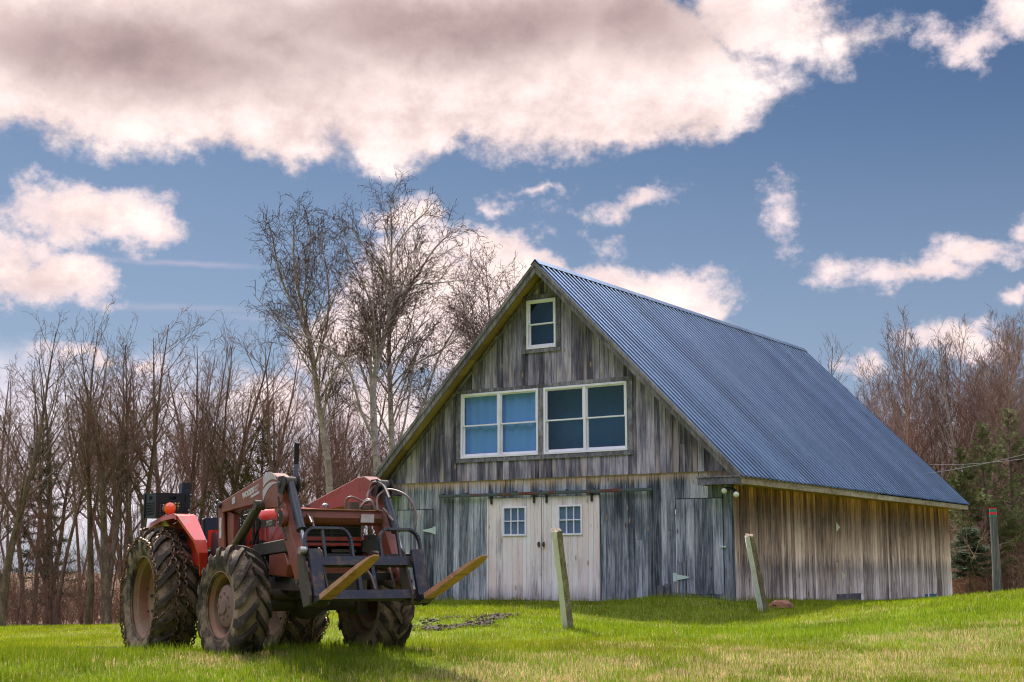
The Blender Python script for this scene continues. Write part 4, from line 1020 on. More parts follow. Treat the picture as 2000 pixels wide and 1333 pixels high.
# ---- pallet fork carriage, tilted back by 19.5 degrees
A = R(19.5); HP = Vector((4.0, 0, .625))
def cf(u, y, v): return (HP.x+u*math.cos(A)-v*math.sin(A), y, HP.z+u*math.sin(A)+v*math.cos(A))   # u forward along the fork, v up the shank
def cbox(g, u0, u1, y0, y1, v0, v1): g.hexa([cf(u0,y0,v0),cf(u1,y0,v0),cf(u1,y1,v0),cf(u0,y1,v0),cf(u0,y0,v1),cf(u1,y0,v1),cf(u1,y1,v1),cf(u0,y1,v1)])
g = MB()
cbox(g, -.13, -.055, -.56, .60, .36, .445); cbox(g, -.13, -.05, -.56, .60, .03, .115); 
for y in (-.53, -.10, .05, .55): cbox(g, -.125, -.065, y, y+.035, .115, .36)
cg = tp(g, 'fork_carriage', M['blue_steel'])
for s in (-1, 1):     # curved outer quick-attach plates
    g = MB()
    pr = [(-.20,.0),(-.06,-.02),(-.02,.06),(-.07,.30),(-.075,.50),(-.13,.56),(-.20,.50),(-.24,.25)]
    poly = [(cf(u,0,v)[0], cf(u,0,v)[2]) for u, v in pr]
    g.prism(poly, 'y', s*.60, s*.625, .004); g.prism(poly, 'y', s*.42, s*.44, .004)
    cbox(g, -.24, -.10, min(s*.44, s*.60), max(s*.44, s*.60), .02, .05)
    tp(g, 'side_plate', M['mud_metal'], cg)
g = MB(); g.cyl(cf(-.06,-.66,.50), cf(-.06,-.60,.50), .035, 14); tp(g, 'pin_head', M['chrome'], cg, 40)
for s in (-1, 1):     # each fork: shank and blade
    y0 = s*.53; g = MB()
    n = 10; pts = []
    # L profile in (u, v)
    top = [( -.045,.50),(-.005,.50),(-.003,.06),(.03,.028),(.5,.022),(1.05,.012),(1.22,.004)]
    bot = [(1.22,-.004),(1.05,-.018),(.5,-.024),(.0,-.026),(-.045,-.02)]
    poly = [(cf(u,0,v)[0], cf(u,0,v)[2]) for u, v in top[:4]+[(.10,.026),(.10,-.025),(0,-.026),(-.045,-.02)]]
    g.prism(poly, 'y', y0-.06, y0+.06, .004)
    f = tp(g, 'fork', M['blue_steel'])
    g = MB(); vs = []
    for u, w, t0, t1 in ((.10,.06,.026,-.025),(.5,.06,.022,-.024),(.95,.06,.014,-.02),(1.12,.05,.008,-.014),(1.20,.028,.003,-.006)):
        vs += [cf(u, y0-w, t1), cf(u, y0+w, t1), cf(u, y0+w, t0), cf(u, y0-w, t0)]
    fs = [(0,1,2,3), (19,18,17,16)]
    for i in range(4):
        for q in range(4): q2 = (q+1) % 4; fs.append((i*4+q, (i+1)*4+q, (i+1)*4+q2, i*4+q2))
    g.add(vs, fs); tp(g, 'blade', M['fork'], f, fix=True)
# hoop guards on top of the carriage
g = MB(); vb = .445
def hoop(ya, yb, ym):
    r = .10; zt = .73; P = [(ya, vb-.02), (ya, zt-.14)]
    P += [(ya+r*(1-math.cos(t)), zt-.14+.14*math.sin(t)) for t in [math.pi/2*i/6 for i in range(1, 7)]]
    P += [(yb-r*(1-math.sin(t)) if False else yb-r+r*math.sin(t), zt-.14+.14*math.cos(t)) for t in [math.pi/2*i/6 for i in range(0, 7)]]
    P += [(yb, vb-.02)]
    # flat bar
    pts = [Vector(cf(-.09, y, v)) for y, v in P]
    for a, b in zip(pts[:-1], pts[1:]):
        d = (b-a).normalized(); n_ = Vector((math.cos(A), 0, math.sin(A))); g.beam(a-d*.006, b+d*.006, .022, .045, up=n_)
    g.beam(cf(-.09, ym, vb-.02), cf(-.09, ym, zt-.005), .03, .022, up=(0,1,0))
    g.beam(cf(-.10, ya, vb+.02), cf(-.10, yb, vb+.02), .03, .04)
hoop(-.585, -.115, -.395); tp(g, 'guard_hoop', M['black_metal'], cg); g = MB()
hoop(.185, .615, .385); tp(g, 'guard_hoop', M['black_metal'], cg)
g = MB()   # linkage and lower cross members seen behind the carriage
for s in (-1, 1): g.beam((3.58, s*.50, .79), cf(-.14, s*.50, .10), .07, .07); g.beam((3.60, s*.50, 1.02), cf(-.14, s*.50, .42), .05, .05)
g.box(3.5, 3.57, -.43, .43, .80, .87); g.beam((3.45,.1,.78), (3.62,.1,1.02), .03, .03); tp(g, 'linkage', M['dark'])

# ---- milk crate standing on the right fender
cr = ('milk_crate', (TO[0]+TF[0]*-.17+TS[0]*-.69, TO[1]+TF[1]*-.17+TS[1]*-.69, 1.485), TA+R(4))
g = MB(); w = .18; h = .285; t = .009
for sx, sy in ((1,1),(1,-1),(-1,1),(-1,-1)): g.box(sx*w-.016, sx*w+.016, sy*w-.016, sy*w+.016, 0, h)
def panel(fixed, axis):
    def bx(a0, a1, z0, z1):
        if axis == 'x': g.box(fixed-t/2, fixed+t/2, a0, a1, z0, z1)
        else: g.box(a0, a1, fixed-t/2, fixed+t/2, z0, z1)
    bx(-w, w, 0, .03); bx(-w, w, .175, .21); bx(-w, -.05, .21, h); bx(.05, w, .21, h); bx(-.05, .05, .25, h)
    for k in range(9): a = -w+.02+k*.036; bx(a, a+.012, .03, .175)
    for k in range(4): z = .055+k*.032; bx(-w, w, z, z+.009)
for f_ in (-w, w): panel(f_, 'x'); panel(f_, 'y')
g.box(-w, w, -w, w, 0, .008); g.rv = .5; cr_ = g.build('milk_crate', M['plastic']); cr_.location = cr[1]; cr_.rotation_euler = (0,0,cr[2]); cr = cr_; tag(cr, 'black plastic milk crate standing on the red rear fender', 'crate')
g = MB(); rr = random.Random(4)
for k in range(9):
    c0 = Vector((.06+rr.uniform(-.03,.05), .08+rr.uniform(-.06,.04), .10+rr.uniform(-.04,.05)))
    n1 = Vector((rr.gauss(0,1), rr.gauss(0,1), rr.gauss(0,1))).normalized(); a = n1.orthogonal().normalized(); b = n1.cross(a); q = rr.uniform(.045,.06)
    g.tube([c0+(a*math.cos(x)+b*math.sin(x))*q for x in [2*math.pi*i/16 for i in range(17)]], .009, 6)
o = g.build('rope_coil', M['rope'], None, 60); o.location = cr.location; o.rotation_euler = cr.rotation_euler
tag(o, 'pale yellow tangle of rope inside the black milk crate', 'rope')

# ------------------------------------------------------------------ trees
def bark(name, stops, scale=(6,6,1.5), marks=None):
    m, t, p = newmat(name); c = coords(t)
    n = t.math('MULTIPLY_ADD', t.noise(t.vmath('MULTIPLY', c, scale), 1, 4, .65), .6, t.math('MULTIPLY', t.noise(t.vmath('MULTIPLY', c, (40,40,14)), 1, 2), .4))
    col = t.ramp(n, stops)
    if marks:
        k = t.noise(t.vmath('MULTIPLY', c, (3, 3, 16)), 1, 4, .7); col = t.mix(t.math('MULTIPLY', t.maprange(k, .58, .66), .8), col, marks)
    t.l.new(col, p.inputs['Base Color']); p.inputs['Roughness'].default_value = .9; p.inputs['Specular IOR Level'].default_value = .15
    bump(t, p, n, .5, .03); return m
M['bark_dark'] = bark('dark brown bark', [(.3, (.04,.026,.019)), (.5, (.15,.10,.072)), (.7, (.36,.25,.185))])
M['bark_birch'] = bark('pale birch bark', [(.3, (.17,.12,.10)), (.5, (.38,.29,.25)), (.7, (.60,.49,.44))], (4,4,5), (.05,.04,.035))
M['bark_pink'] = bark('pinkish brown bark', [(.3, (.17,.10,.075)), (.5, (.42,.27,.21)), (.7, (.66,.47,.38))], (4,4,3), (.10,.065,.05))
M['twig_brown'] = plain('brown twigs', (.19,.125,.088), .9, var=.3, scale=2, spec=.1)
M['twig_red'] = plain('reddish budding twigs', (.22,.115,.085), .9, var=.35, scale=2, spec=.1)
M['twig_birch'] = plain('birch twigs', (.105,.058,.04), .9, var=.3, scale=2, spec=.1)
M['catkin'] = plain('dark catkins', (.075,.05,.035), .9, var=.3, spec=.1)
M['bud'] = plain('red buds', (.30,.10,.09), .8, var=.3)
M['twig_pale'] = plain('pale tan twigs', (.34,.21,.14), .9, var=.3, scale=2, spec=.1)
M['needle'] = plain('dark green needles', (.04,.06,.016), .7, var=.5, scale=3, spec=.2)
M['needle_olive'] = plain('olive brown needles', (.12,.135,.035), .8, var=.5, scale=3, spec=.2)

class Soup:
    """tapered branches written straight into arrays"""
    def __init__(s): s.v = []; s.f = []
    def tube(s, pts, r, sides):
        n = len(pts); b = len(s.v); V = s.v; ax = None
        d0 = pts[-1]-pts[0]; ax = d0.orthogonal().normalized() if d0.length > 1e-6 else Vector((1,0,0)); ay = d0.normalized().cross(ax)
        cs = [(math.cos(2*math.pi*k/sides), math.sin(2*math.pi*k/sides)) for k in range(sides)]
        for i, p in enumerate(pts):
            q = r[i]
            for c, d in cs: V.append((p.x+(ax.x*c+ay.x*d)*q, p.y+(ax.y*c+ay.y*d)*q, p.z+(ax.z*c+ay.z*d)*q))
        F = s.f
        for i in range(n-1):
            o = b+i*sides
            for k in range(sides): k2 = (k+1) % sides; F.append((o+k, o+k2, o+sides+k2, o+sides+k))
    def leaf(s, p, d, w):
        b = len(s.v); e = d.orthogonal().normalized()*w
        s.v += [tuple(p-e), tuple(p+e), tuple(p+d+e*.3), tuple(p+d-e*.3)]; s.f.append((b, b+1, b+2, b+3))
    def mesh(s, name, mat, smooth=True):
        me = bpy.data.meshes.new(name); me.from_pydata(s.v, [], s.f); me.materials.append(mat)
        if smooth: me.shade_smooth()
        return me
def wander(rs, p, d, L, n, wob, up):
    pts = [p.copy()]; st = L/n
    for i in range(n):
        d = Vector((d.x+rs.gauss(0, wob), d.y+rs.gauss(0, wob), d.z+rs.gauss(0, wob)+up)); d.normalize(); p = p+d*st; pts.append(p)
    return pts
def cone_dir(rs, t, ang):
    a = t.orthogonal().normalized(); b = t.cross(a); ph = rs.random()*2*math.pi
    return (t*math.cos(ang)+(a*math.cos(ph)+b*math.sin(ph))*math.sin(ang)).normalized()
def at(pts, t):
    x = t*(len(pts)-1); i = min(int(x), len(pts)-2); f = x-i; return pts[i].lerp(pts[i+1], f), (pts[i+1]-pts[i]).normalized()
STY = {   # per level: number per metre, angle, length, wobble, up
 'maple': dict(n=[1.4, 2.6, 4.0, 5.4], ang=[(.45,.85), (.4,.9), (.4,1.0), (.3,.9)], L=[.40, .50, .48, .42], wob=[.05,.10,.14,.16], up=[.05,.06,.05,.05], t0=[.30,.12,.10,.15], rr=[.5,.5,.5,.55]),
 'birch': dict(n=[3.0, 3.6, 5.6, 7.0], ang=[(.4,.75), (.4,.9), (.4,1.1), (.4,1.2)], L=[.38, .50, .48, .44], wob=[.04,.09,.14,.2], up=[.05,.03,-.01,-.10], t0=[.30,.15,.12,.10], rr=[.42,.5,.5,.55]),
 'dome': dict(n=[2.9, 3.0, 4.4, 5.6], ang=[(.3,.6), (.3,.7), (.3,.8), (.3,.9)], L=[.33, .50, .5, .45], wob=[.03,.07,.10,.14], up=[.07,.07,.06,.04], t0=[.38,.12,.10,.10], rr=[.42,.5,.5,.55]),
 'slim': dict(n=[2.2, 2.6, 3.6, 4.6], ang=[(.3,.6), (.3,.7), (.3,.8), (.3,.8)], L=[.25, .48, .5, .45], wob=[.03,.07,.10,.14], up=[.07,.08,.07,.05], t0=[.35,.15,.10,.10], rr=[.42,.5,.5,.55]),
}
def grow(T, Cw, rs, pts, r0, r1, lvl, sty, H, maxl=4, catk=None, lf=1.0):
    n = len(pts); rad = [r0+(r1-r0)*(i/(n-1))**.8 for i in range(n)]
    (T if lvl <= 1 else Cw).tube(pts, rad, (9, 6, 4, 3, 3)[lvl])
    if lvl >= maxl:
        if catk is not None and rs.random() < .5: catk.leaf(pts[-1], Vector((rs.gauss(0,.015), rs.gauss(0,.015), -.04-.03*rs.random())), .008)
        return
    S = STY[sty]; L = sum((b-a).length for a, b in zip(pts[:-1], pts[1:])); k = int(L*S['n'][lvl]*(1 if lvl else 1)+rs.random())
    if lvl == 0: k = max(k, 9)
    t0 = S['t0'][lvl]
    for i in range(k):
        t = t0+(1-t0)*((i+rs.random())/max(k, 1)); t = min(t, .995); p, d = at(pts, t)
        base = L if lvl else H
        ll = base*S['L'][lvl]*(1.05-(.62 if lvl else .78)*(t-t0)/(1-t0))*rs.uniform(.6, 1.2)*lf
        if lvl == 1: ll = max(ll, .5)
        if lvl >= 2: ll = max(ll, .22)
        dd = cone_dir(rs, d, rs.uniform(*S['ang'][lvl]))
        if lvl == 0 and dd.z < .1: dd.z = .25; dd.normalize()
        rr = (r0+(r1-r0)*t**.8)*S['rr'][lvl]; rr = max(rr, .0065)
        if lvl == 3: rr = .0062
        ns = (8, 7, 5, 3, 2)[lvl+1] if lvl < 3 else 2
        grow(T, Cw, rs, wander(rs, p, dd, ll, ns, S['wob'][lvl], S['up'][lvl]), rr, max(rr*.3, .0042), lvl+1, sty, H, maxl, catk, 1.0)
def tree_meshes(seed, H, sty, r=.14, bark_='bark_dark', twig='twig_brown', spine=None, limbs=(), lean=0, catk=False, fork=False, maxl=4, bud=None):
    rs = random.Random(seed); T = Soup(); Cw = Soup(); K = Soup() if (catk or bud) else None
    if spine is None:
        d = Vector((rs.gauss(0,.03)+lean, rs.gauss(0,.04), 1)).normalized(); spine = wander(rs, Vector((0,0,-.3)), d, H, 14, .035, .03)
    r1 = .012
    grow(T, Cw, rs, spine, r, r1, 0, sty, H, maxl, K)
    if fork:
        for _ in range(fork):
            p, d = at(spine, rs.uniform(.12, .38)); dd = cone_dir(rs, d, rs.uniform(.22, .42)); dd.z = abs(dd.z)
            L = (H-p.z)*rs.uniform(.8, .98); grow(T, Cw, rs, wander(rs, p, dd, L, 12, .045, .035), r*.62, .012, 0, sty, H*.85, maxl, K)
    for (lp_, lr, lh) in limbs: grow(T, Cw, rs, lp_, lr, .012, 0, sty, lh, maxl, K)
    ms = [('trunk', T.mesh('trunk', M[bark_])), ('crown', Cw.mesh('crown', M[twig], False))]
    if K: ms.append(('catkins' if catk else 'buds', K.mesh('catkins', M['catkin' if catk else 'bud'], False)))
    return ms
def put_tree(ms, name, loc, label, cat='tree', group=None, rz=0, sc=1.0, scz=None):
    e = empty(name, loc, rz); e.scale = (sc, sc, scz or sc); tag(e, label, cat, group)
    for nm, me in ms:
        o = bpy.data.objects.new(nm, me); COL.objects.link(o); o.parent = e
        if nm in ('catkins', 'buds'): o['kind'] = 'stuff'
    return e
def base_at(px, d):
    q = place(px, 1109, d); return Vector((q[0], q[1], gz(q[0], q[1])))
def H_for(px, ytop, d, base): return (place(px, ytop, d)[2]-base.z)

protos = [tree_meshes(101, 11, 'maple', .19, fork=1, twig='twig_brown'), tree_meshes(102, 11, 'maple', .17, twig='twig_red', fork=1, bud=True),
          tree_meshes(103, 11, 'maple', .16, twig='twig_brown', lean=-.14), tree_meshes(104, 11, 'slim', .10, twig='twig_brown'),
          tree_meshes(105, 11, 'maple', .21, twig='twig_brown', fork=2), tree_meshes(106, 11, 'slim', .09, twig='twig_red', fork=1, bud=True)]
M['twig_pink'] = plain('warm pink twigs', (.23,.155,.125), .9, var=.35, scale=2, spec=.1)
pp = [tree_meshes(201, 12, 'dome', .11, 'bark_pink', 'twig_pink', fork=1), tree_meshes(202, 12, 'dome', .085, 'bark_pink', 'twig_pink'), tree_meshes(203, 12, 'slim', .12, 'bark_birch', 'twig_birch')]
def visible_top(px, d, ytop):
    b = base_at(px, d); return b, H_for(px, ytop, d, b)
FRONT = [  # pixel x, depth, top y, prototype, rotation, label
 (8, 47, 612, 0, .3, 'tall dark bare tree at the far left end of the tree line'),
 (112, 52, 640, 3, 1.2, 'slim bare tree between the far left tree and the leaning one'),
 (178, 50, 622, 2, 2.0, 'bare tree with a trunk leaning left, left of the tractor'),
 (214, 48.5, 628, 4, 4.0, 'forked dark bare tree just left of the tractor rear wheel'),
 (262, 50, 606, 1, 5.2, 'bare tree with reddish twigs rising behind the tractor rear wheel'),
 (318, 53, 618, 0, 2.6, 'dark forked bare tree rising behind the milk crate'),
 (366, 51, 640, 5, .9, 'slim reddish bare tree behind the red rear fender'),
 (428, 52, 634, 4, 1.1, 'wide bare tree rising behind the steering wheel'),
 (492, 54, 640, 2, 3.7, 'bare tree behind the raised loader boom with the lettering'),
 (560, 49, 650, 1, 2.9, 'bare tree with reddish twigs just left of the exhaust pipe')]
for px, d, yt, k, rz, lab in FRONT:
    b, H = visible_top(px, d, yt); put_tree(protos[k], 'bare_tree', b, lab, 'tree', 'bare trees at the edge of the left wood', rz, H/11.0)
rt = random.Random(77)
def scatter(n, px0, px1, d0, d1, y0, y1, mss, name, label, group, hh, sq=(1,1)):
    for i in range(n):
        px = px0+(px1-px0)*(i+rt.random())/n; d = rt.uniform(d0, d1); b = base_at(px, d); H = H_for(px, rt.uniform(y0, y1), d, b)
        s = H/hh; w = s*rt.uniform(*sq); e = put_tree(rt.choice(mss), name, b, label, 'tree', group, rt.random()*6.28, w, s)
scatter(19, -60, 700, 55, 78, 660, 860, protos, 'bare_tree', 'thin bare tree deep in the left wood behind the front row', 'bare trees deep in the left wood', 11)
scatter(18, -60, 560, 50, 56, 800, 1010, [protos[3], protos[5], protos[2]], 'bare_sapling', 'thin bare sapling in the undergrowth of the left wood', 'saplings in the left wood', 11, (.55,.9))
scatter(22, 600, 1010, 50, 66, 700, 860, protos, 'bare_tree', 'thin bare tree low behind the birches and the barn roof', 'bare trees behind the birches', 11)
# the three birches above the tractor, with trunks and main limbs as in the photo
def pixpath(pts, d, base): return [Vector(place(x, y+max(0, 700-y)*.10, d))-base for x, y in pts]
def smooth_path(p): return bez(p, 2)
def birch(px, d, spine, limbs, r, label, seed, depth_w=.5):
    b = base_at(px, d); rs = random.Random(seed)
    sp = smooth_path([Vector((0,0,-.3))+ (pixpath([spine[0]], d, b)[0])*Vector((1,1,0)).length*0 if False else Vector((0,0,-.3))]+pixpath(spine, d, b))
    ls = []
    for pts, lr, lh in limbs:
        w = rs.uniform(-depth_w, depth_w); P = pixpath(pts, d, b); P = [p+Vector(HF)*w*i*.5 for i, p in enumerate(P)]; ls.append((smooth_path(P), lr, lh))
    ms = tree_meshes(seed, H_for(px, min(y for _, y in spine), d, b)*.62, 'birch', r, 'bark_birch', 'twig_birch', spine=sp, limbs=ls, catk=True)
    return put_tree(ms, 'birch_tree', b, label, 'birch tree', 'tall birches between tractor and barn')
birch(655, 44, [(648,1050),(640,900),(622,790),(610,690),(597,620),(580,540),(573,470),(574,412)],
      [([(612,720),(635,640),(640,560),(632,490),(618,420)], .05, 4.5), ([(603,650),(575,590),(552,530),(540,470),(535,430)], .045, 4.0), ([(622,790),(660,720),(690,690)], .035, 3),
       ([(590,580),(600,520),(608,440),(600,402)], .03, 3)], .15, 'left birch with a trunk leaning left above the exhaust pipe', 311)
birch(745, 41, [(742,1000),(734,880),(728,770),(738,705),(752,650),(762,590),(764,520),(765,440),(763,356)],
      [([(728,770),(722,700),(728,620),(716,560),(700,520),(680,470),(655,420)], .05, 4.5), ([(757,620),(790,560),(822,500),(850,450),(885,412)], .05, 4.5), ([(762,540),(735,490),(705,450),(690,425)], .035, 4),
       ([(735,870),(705,800),(690,740),(660,700),(620,670),(585,655),(560,640)], .055, 4), ([(763,480),(785,440),(815,405),(838,385)], .03, 3), ([(762,580),(800,540),(850,530),(900,520)], .035, 3.5)], .15, 'tallest birch in the middle with white forked trunk', 322)
birch(775, 43, [(772,980),(766,880),(762,760),(760,660),(768,600),(790,530),(800,470)],
      [([(770,930),(795,860),(830,780),(855,700),(885,640),(905,590),(915,560)], .06, 4), ([(768,900),(790,830),(802,760),(815,690),(850,640)], .045, 4), ([(770,950),(800,880),(840,820),(880,770),(905,730)], .045, 3),
       ([(762,760),(800,720),(860,690),(910,650)], .035, 3), ([(766,880),(735,830),(700,800),(670,770)], .03, 3)], .14, 'right birch with limbs spreading toward the barn roof', 333)
b, H = visible_top(985, 47, 470)
put_tree(tree_meshes(344, H, 'birch', .11, 'bark_birch', 'twig_birch', catk=True, fork=1), 'birch_tree', b, 'birch crown showing over the left slope of the barn roof', 'birch tree', 'tall birches between tractor and barn')
b, H = visible_top(925, 46, 560)
put_tree(tree_meshes(345, H, 'birch', .09, 'bark_birch', 'twig_birch', catk=True), 'birch_tree', b, 'smaller birch beside the barn roof, right of the spreading birch', 'birch tree', 'tall birches between tractor and barn')
b, H = visible_top(1568, 60, 650)
put_tree(protos[3], 'bare_tree', b, 'faint bare treetop just over the far end of the barn ridge', 'tree', None, .4, H/11)
# right wood
RIGHT = [(1795, 50, 622, 0, 1.4, 'rounded pinkish bare tree nearest to the end of the roof'), (1905, 47, 608, 1, 2.2, 'tall pinkish bare tree above the marker pole'),
         (1850, 53, 700, 2, .4, 'pale trunked tree between the two tallest trees on the right'), (1992, 48, 600, 0, 5.0, 'pinkish bare tree at the right edge of the view'),
         (1760, 54, 690, 1, 4.3, 'slim pinkish bare tree close right of the rounded one at the roof end'), (1835, 48, 650, 2, 2.8, 'straight pale bare tree behind the far eave of the roof'), (1945, 50, 625, 0, 3.6, 'pinkish bare tree just right of the tall one above the marker pole'), (1880, 52, 640, 0, 1.9, 'pinkish bare tree just behind the tall one above the marker pole'), (1700, 58, 725, 1, 3.3, 'low reddish bare treetop over the roof slope on the right')]
for px, d, yt, k, rz, lab in RIGHT:
    b, H = visible_top(px, d, yt); put_tree(pp[k], 'bare_tree', b, lab, 'tree', 'bare trees in the right wood', rz, H/12.0*1.15, H/12.0)
b = base_at(1890, 46); put_tree(tree_meshes(361, 9, 'slim', .13, 'bark_birch', 'twig_birch', spine=smooth_path([Vector((0,0,-.3))]+pixpath([(1893,1090),(1880,1000),(1868,900),(1850,800),(1838,700)], 46, b))), 'birch_tree', b, 'pale trunked tree leaning left beside the barn end', 'birch tree')
scatter(34, 1640, 2120, 50, 74, 750, 900, pp, 'bare_tree', 'thin pinkish bare tree deep in the right wood', 'bare trees deep in the right wood', 12, (.7,1))
scatter(22, 1840, 2080, 44, 52, 860, 1030, [pp[1], pp[2]], 'bare_sapling', 'thin pale sapling at the edge of the right wood', 'saplings in the right wood', 12, (.5,.8))
# conifers
def conifer(seed, H, r, mat, wid=.26, t0=.12, dens=1.0, pine=False):
    rs = random.Random(seed); T = Soup(); Cw = Soup(); T.tube([Vector((0,0,-.2)), Vector((0,0,H*.5)), Vector((0,0,H))], [r, r*.6, .01], 8)
    z = H*t0
    while z < H*.985:
        f = (z/H-t0)/(1-t0); L0 = H*wid*(1-f)**.8*(1 if not pine else .6+.8*math.sin(3.1*min(1, f*1.2)))+.12
        for k in range(rs.randint(4, 6)):
            if pine and rs.random() < .35: continue
            L = L0*rs.uniform(.6, 1.15); a = rs.random()*6.283; el = (-.15 if not pine else .15)+.5*f+rs.gauss(0,.1)
            d = Vector((math.cos(a)*math.cos(el), math.sin(a)*math.cos(el), math.sin(el))); P = wander(rs, Vector((0,0,z)), d, L, 5, .06, .03)
            T.tube(P, [max(.006, r*.22*(1-q/6)) for q in range(6)], 3)
            nn = int(L*34*dens)+6
            for q in range(nn):
                t = .18+.82*rs.random()**.8; p, dd = at(P, t); s = (.10+.14*rs.random())
                w = Vector((rs.gauss(0,1), rs.gauss(0,1), rs.gauss(0,.55)-.15)).normalized(); dv = (dd*.7+w*.75).normalized()*s*(1.15-t*.4)
                for _ in range(3): Cw.leaf(p+Vector((rs.gauss(0,.02),)*3)+dv*rs.uniform(-.1,.5), (dv+Vector((rs.gauss(0,.05), rs.gauss(0,.05), rs.gauss(0,.05))))*.8, .011)
        z += H*rs.uniform(.028, .05)
    return [('trunk', T.mesh('trunk', M['bark_dark'])), ('crown', Cw.mesh('crown', M[mat], False))]
M['needle_brown'] = plain('brown olive needles', (.13,.105,.04), .8, var=.5, scale=3, spec=.2)
cD = conifer(404, 7, .11, 'needle_brown', .30, .16, .8, True)
cA = conifer(401, 7, .09, 'needle', .20); cB = conifer(402, 7, .11, 'needle_olive', .32, .16, 1.3, True); cC = conifer(403, 3.2, .05, 'needle', .22, .46, 2.4)
for px, d, yt, ms, h0, lab in ((72, 58, 830, cA, 7, 'small dark spruce in the wood at the far left'), (506, 50, 795, cD, 7, 'ragged olive pine behind the loader boom'), (470, 56, 900, cA, 7, 'lower dark spruce left of the ragged olive pine'),
                               (1960, 52, 770, cB, 7, 'ragged olive pine above the marker pole on the right'), (1860, 58, 830, cB, 7, 'olive pine between pale trunks just right of the roof edge'), (1800, 62, 880, cB, 7, 'olive pine low behind the far slope of the roof'),
                               (2040, 52, 870, cB, 7, 'olive pine cut by the right edge of the view'), (1915, 64, 930, cA, 7, 'dark spruce low in the right wood'), (1930, 44, 820, cB, 7, 'bushy olive pine behind the top of the marker pole'), (1885, 45, 870, cB, 7, 'bushy olive pine close beside the barn end'), (1985, 45, 790, cB, 7, 'tall olive pine between the marker pole and the end of the trees'), (560, 60, 960, cD, 7, 'low olive pine behind the exhaust pipe')):
    b, H = visible_top(px, d, yt); put_tree(ms, 'pine_tree' if ms in (cB, cD) else 'spruce_tree', b, lab, 'conifer', None, px*.01, H/h0)
b = base_at(1893, 42.5); b.z -= .3; put_tree(cC, 'spruce_tree', b, 'small dark green spruce at the back corner of the barn', 'conifer', None, 1.0, 1.0, .76)
# undergrowth
def brush(name, seed, n, px0, px1, d0, d1, hmax, mat, label):
    rs = random.Random(seed); Cw = Soup()
    for i in range(n):
        px = rs.uniform(px0, px1); d = d0+(d1-d0)*rs.random()**1.3; b = base_at_fast(px, d); h = hmax*rs.uniform(.25, 1)*rs.random()**.35
        dd = Vector((rs.gauss(0,.32), rs.gauss(0,.32), 1)).normalized(); P = wander(rs, b, dd, h, 5, .10, .02); Cw.tube(P, [.011*(1-q/7) for q in range(6)], 3)
        for k in range(rs.randint(7, 14)):
            p, t = at(P, rs.uniform(.12, .98)); e = cone_dir(rs, t, rs.uniform(.4,1.2)); Q = wander(rs, p, e, h*rs.uniform(.15,.42), 3, .16, .0); Cw.tube(Q, [.006, .005, .0045, .004], 3)
            for _ in range(2):
                p2, t2 = at(Q, rs.uniform(.2,.95)); e2 = cone_dir(rs, t2, rs.uniform(.4,1.1)); Cw.tube([p2, p2+e2*h*.12], [.0045, .0035], 3)
    me = Cw.mesh(name, M[mat], False); o = bpy.data.objects.new(name, me); COL.objects.link(o); tag(o, label, 'undergrowth', kind='stuff')
_gc = {}
def base_at_fast(px, d):
    q = place(px, 1109, d); k = (round(q[0]), round(q[1]))
    if k not in _gc: _gc[k] = gz(k[0], k[1])
    return Vector((q[0], q[1], _gc[k]-.05))
brush('undergrowth', 506, 450, -80, 1010, 60, 90, 4.6, 'twig_pale', 'distant tan brush filling the back of the left wood')
brush('undergrowth', 501, 620, -80, 720, 51, 66, 3.6, 'twig_brown', 'tangled brown undergrowth along the edge of the left wood')
brush('undergrowth', 502, 900, -80, 900, 52, 72, 2.6, 'twig_pale', 'pale tan dead stems in the undergrowth of the left wood')
brush('undergrowth', 503, 80, -80, 720, 53, 72, 5.2, 'twig_red', 'reddish budding brush in the left wood')
brush('undergrowth', 504, 900, 1820, 2130, 43, 60, 3.4, 'twig_pale', 'pale tan brush at the edge of the right wood')
brush('undergrowth', 505, 500, 1780, 2130, 45, 70, 5.0, 'twig_red', 'reddish brown brush in the right wood')

# ------------------------------------------------------------------ sun, sky and clouds
SUN = Vector((-.582, .364, .727)).normalized()
sun = bpy.data.lights.new('sun', 'SUN'); sun.energy = 5.0; sun.angle = R(.53); sun.color = (1, .93, .82)
so = bpy.data.objects.new('sun', sun); COL.objects.link(so); so.rotation_euler = SUN.to_track_quat('Z', 'Y').to_euler()
world = bpy.data.worlds.new('World'); scene.world = world; world.use_nodes = True; t = NT(world.node_tree)
for n in list(t.n): t.n.remove(n)
sky = t.node('ShaderNodeTexSky', sky_type='NISHITA'); sky.sun_disc = False
sky.sun_elevation = math.asin(SUN.z); sky.sun_rotation = math.atan2(SUN.x, SUN.y); sky.altitude = 200; sky.air_density = 1.0; sky.dust_density = 1.2; sky.ozone_density = 2.5
tc = t.node('ShaderNodeTexCoord'); dirv = tc.outputs['Generated']
sp = t.node('ShaderNodeSeparateXYZ'); t.set(sp.inputs[0], dirv)
az = t.math('ARCTAN2', sp.outputs[0], sp.outputs[1]); el = t.math('ARCSINE', sp.outputs[2])
DEG = 180/math.pi
cb = t.node('ShaderNodeCombineXYZ'); t.set(cb.inputs[0], t.math('MULTIPLY', az, DEG)); t.set(cb.inputs[1], t.math('MULTIPLY', el, DEG)); AE = cb.outputs[0]   # azimuth, elevation in degrees
def pix_ae(px, py): d = Vector(ray(px, py)).normalized(); return math.degrees(math.atan2(d.x, d.y)), math.degrees(math.asin(d.z))
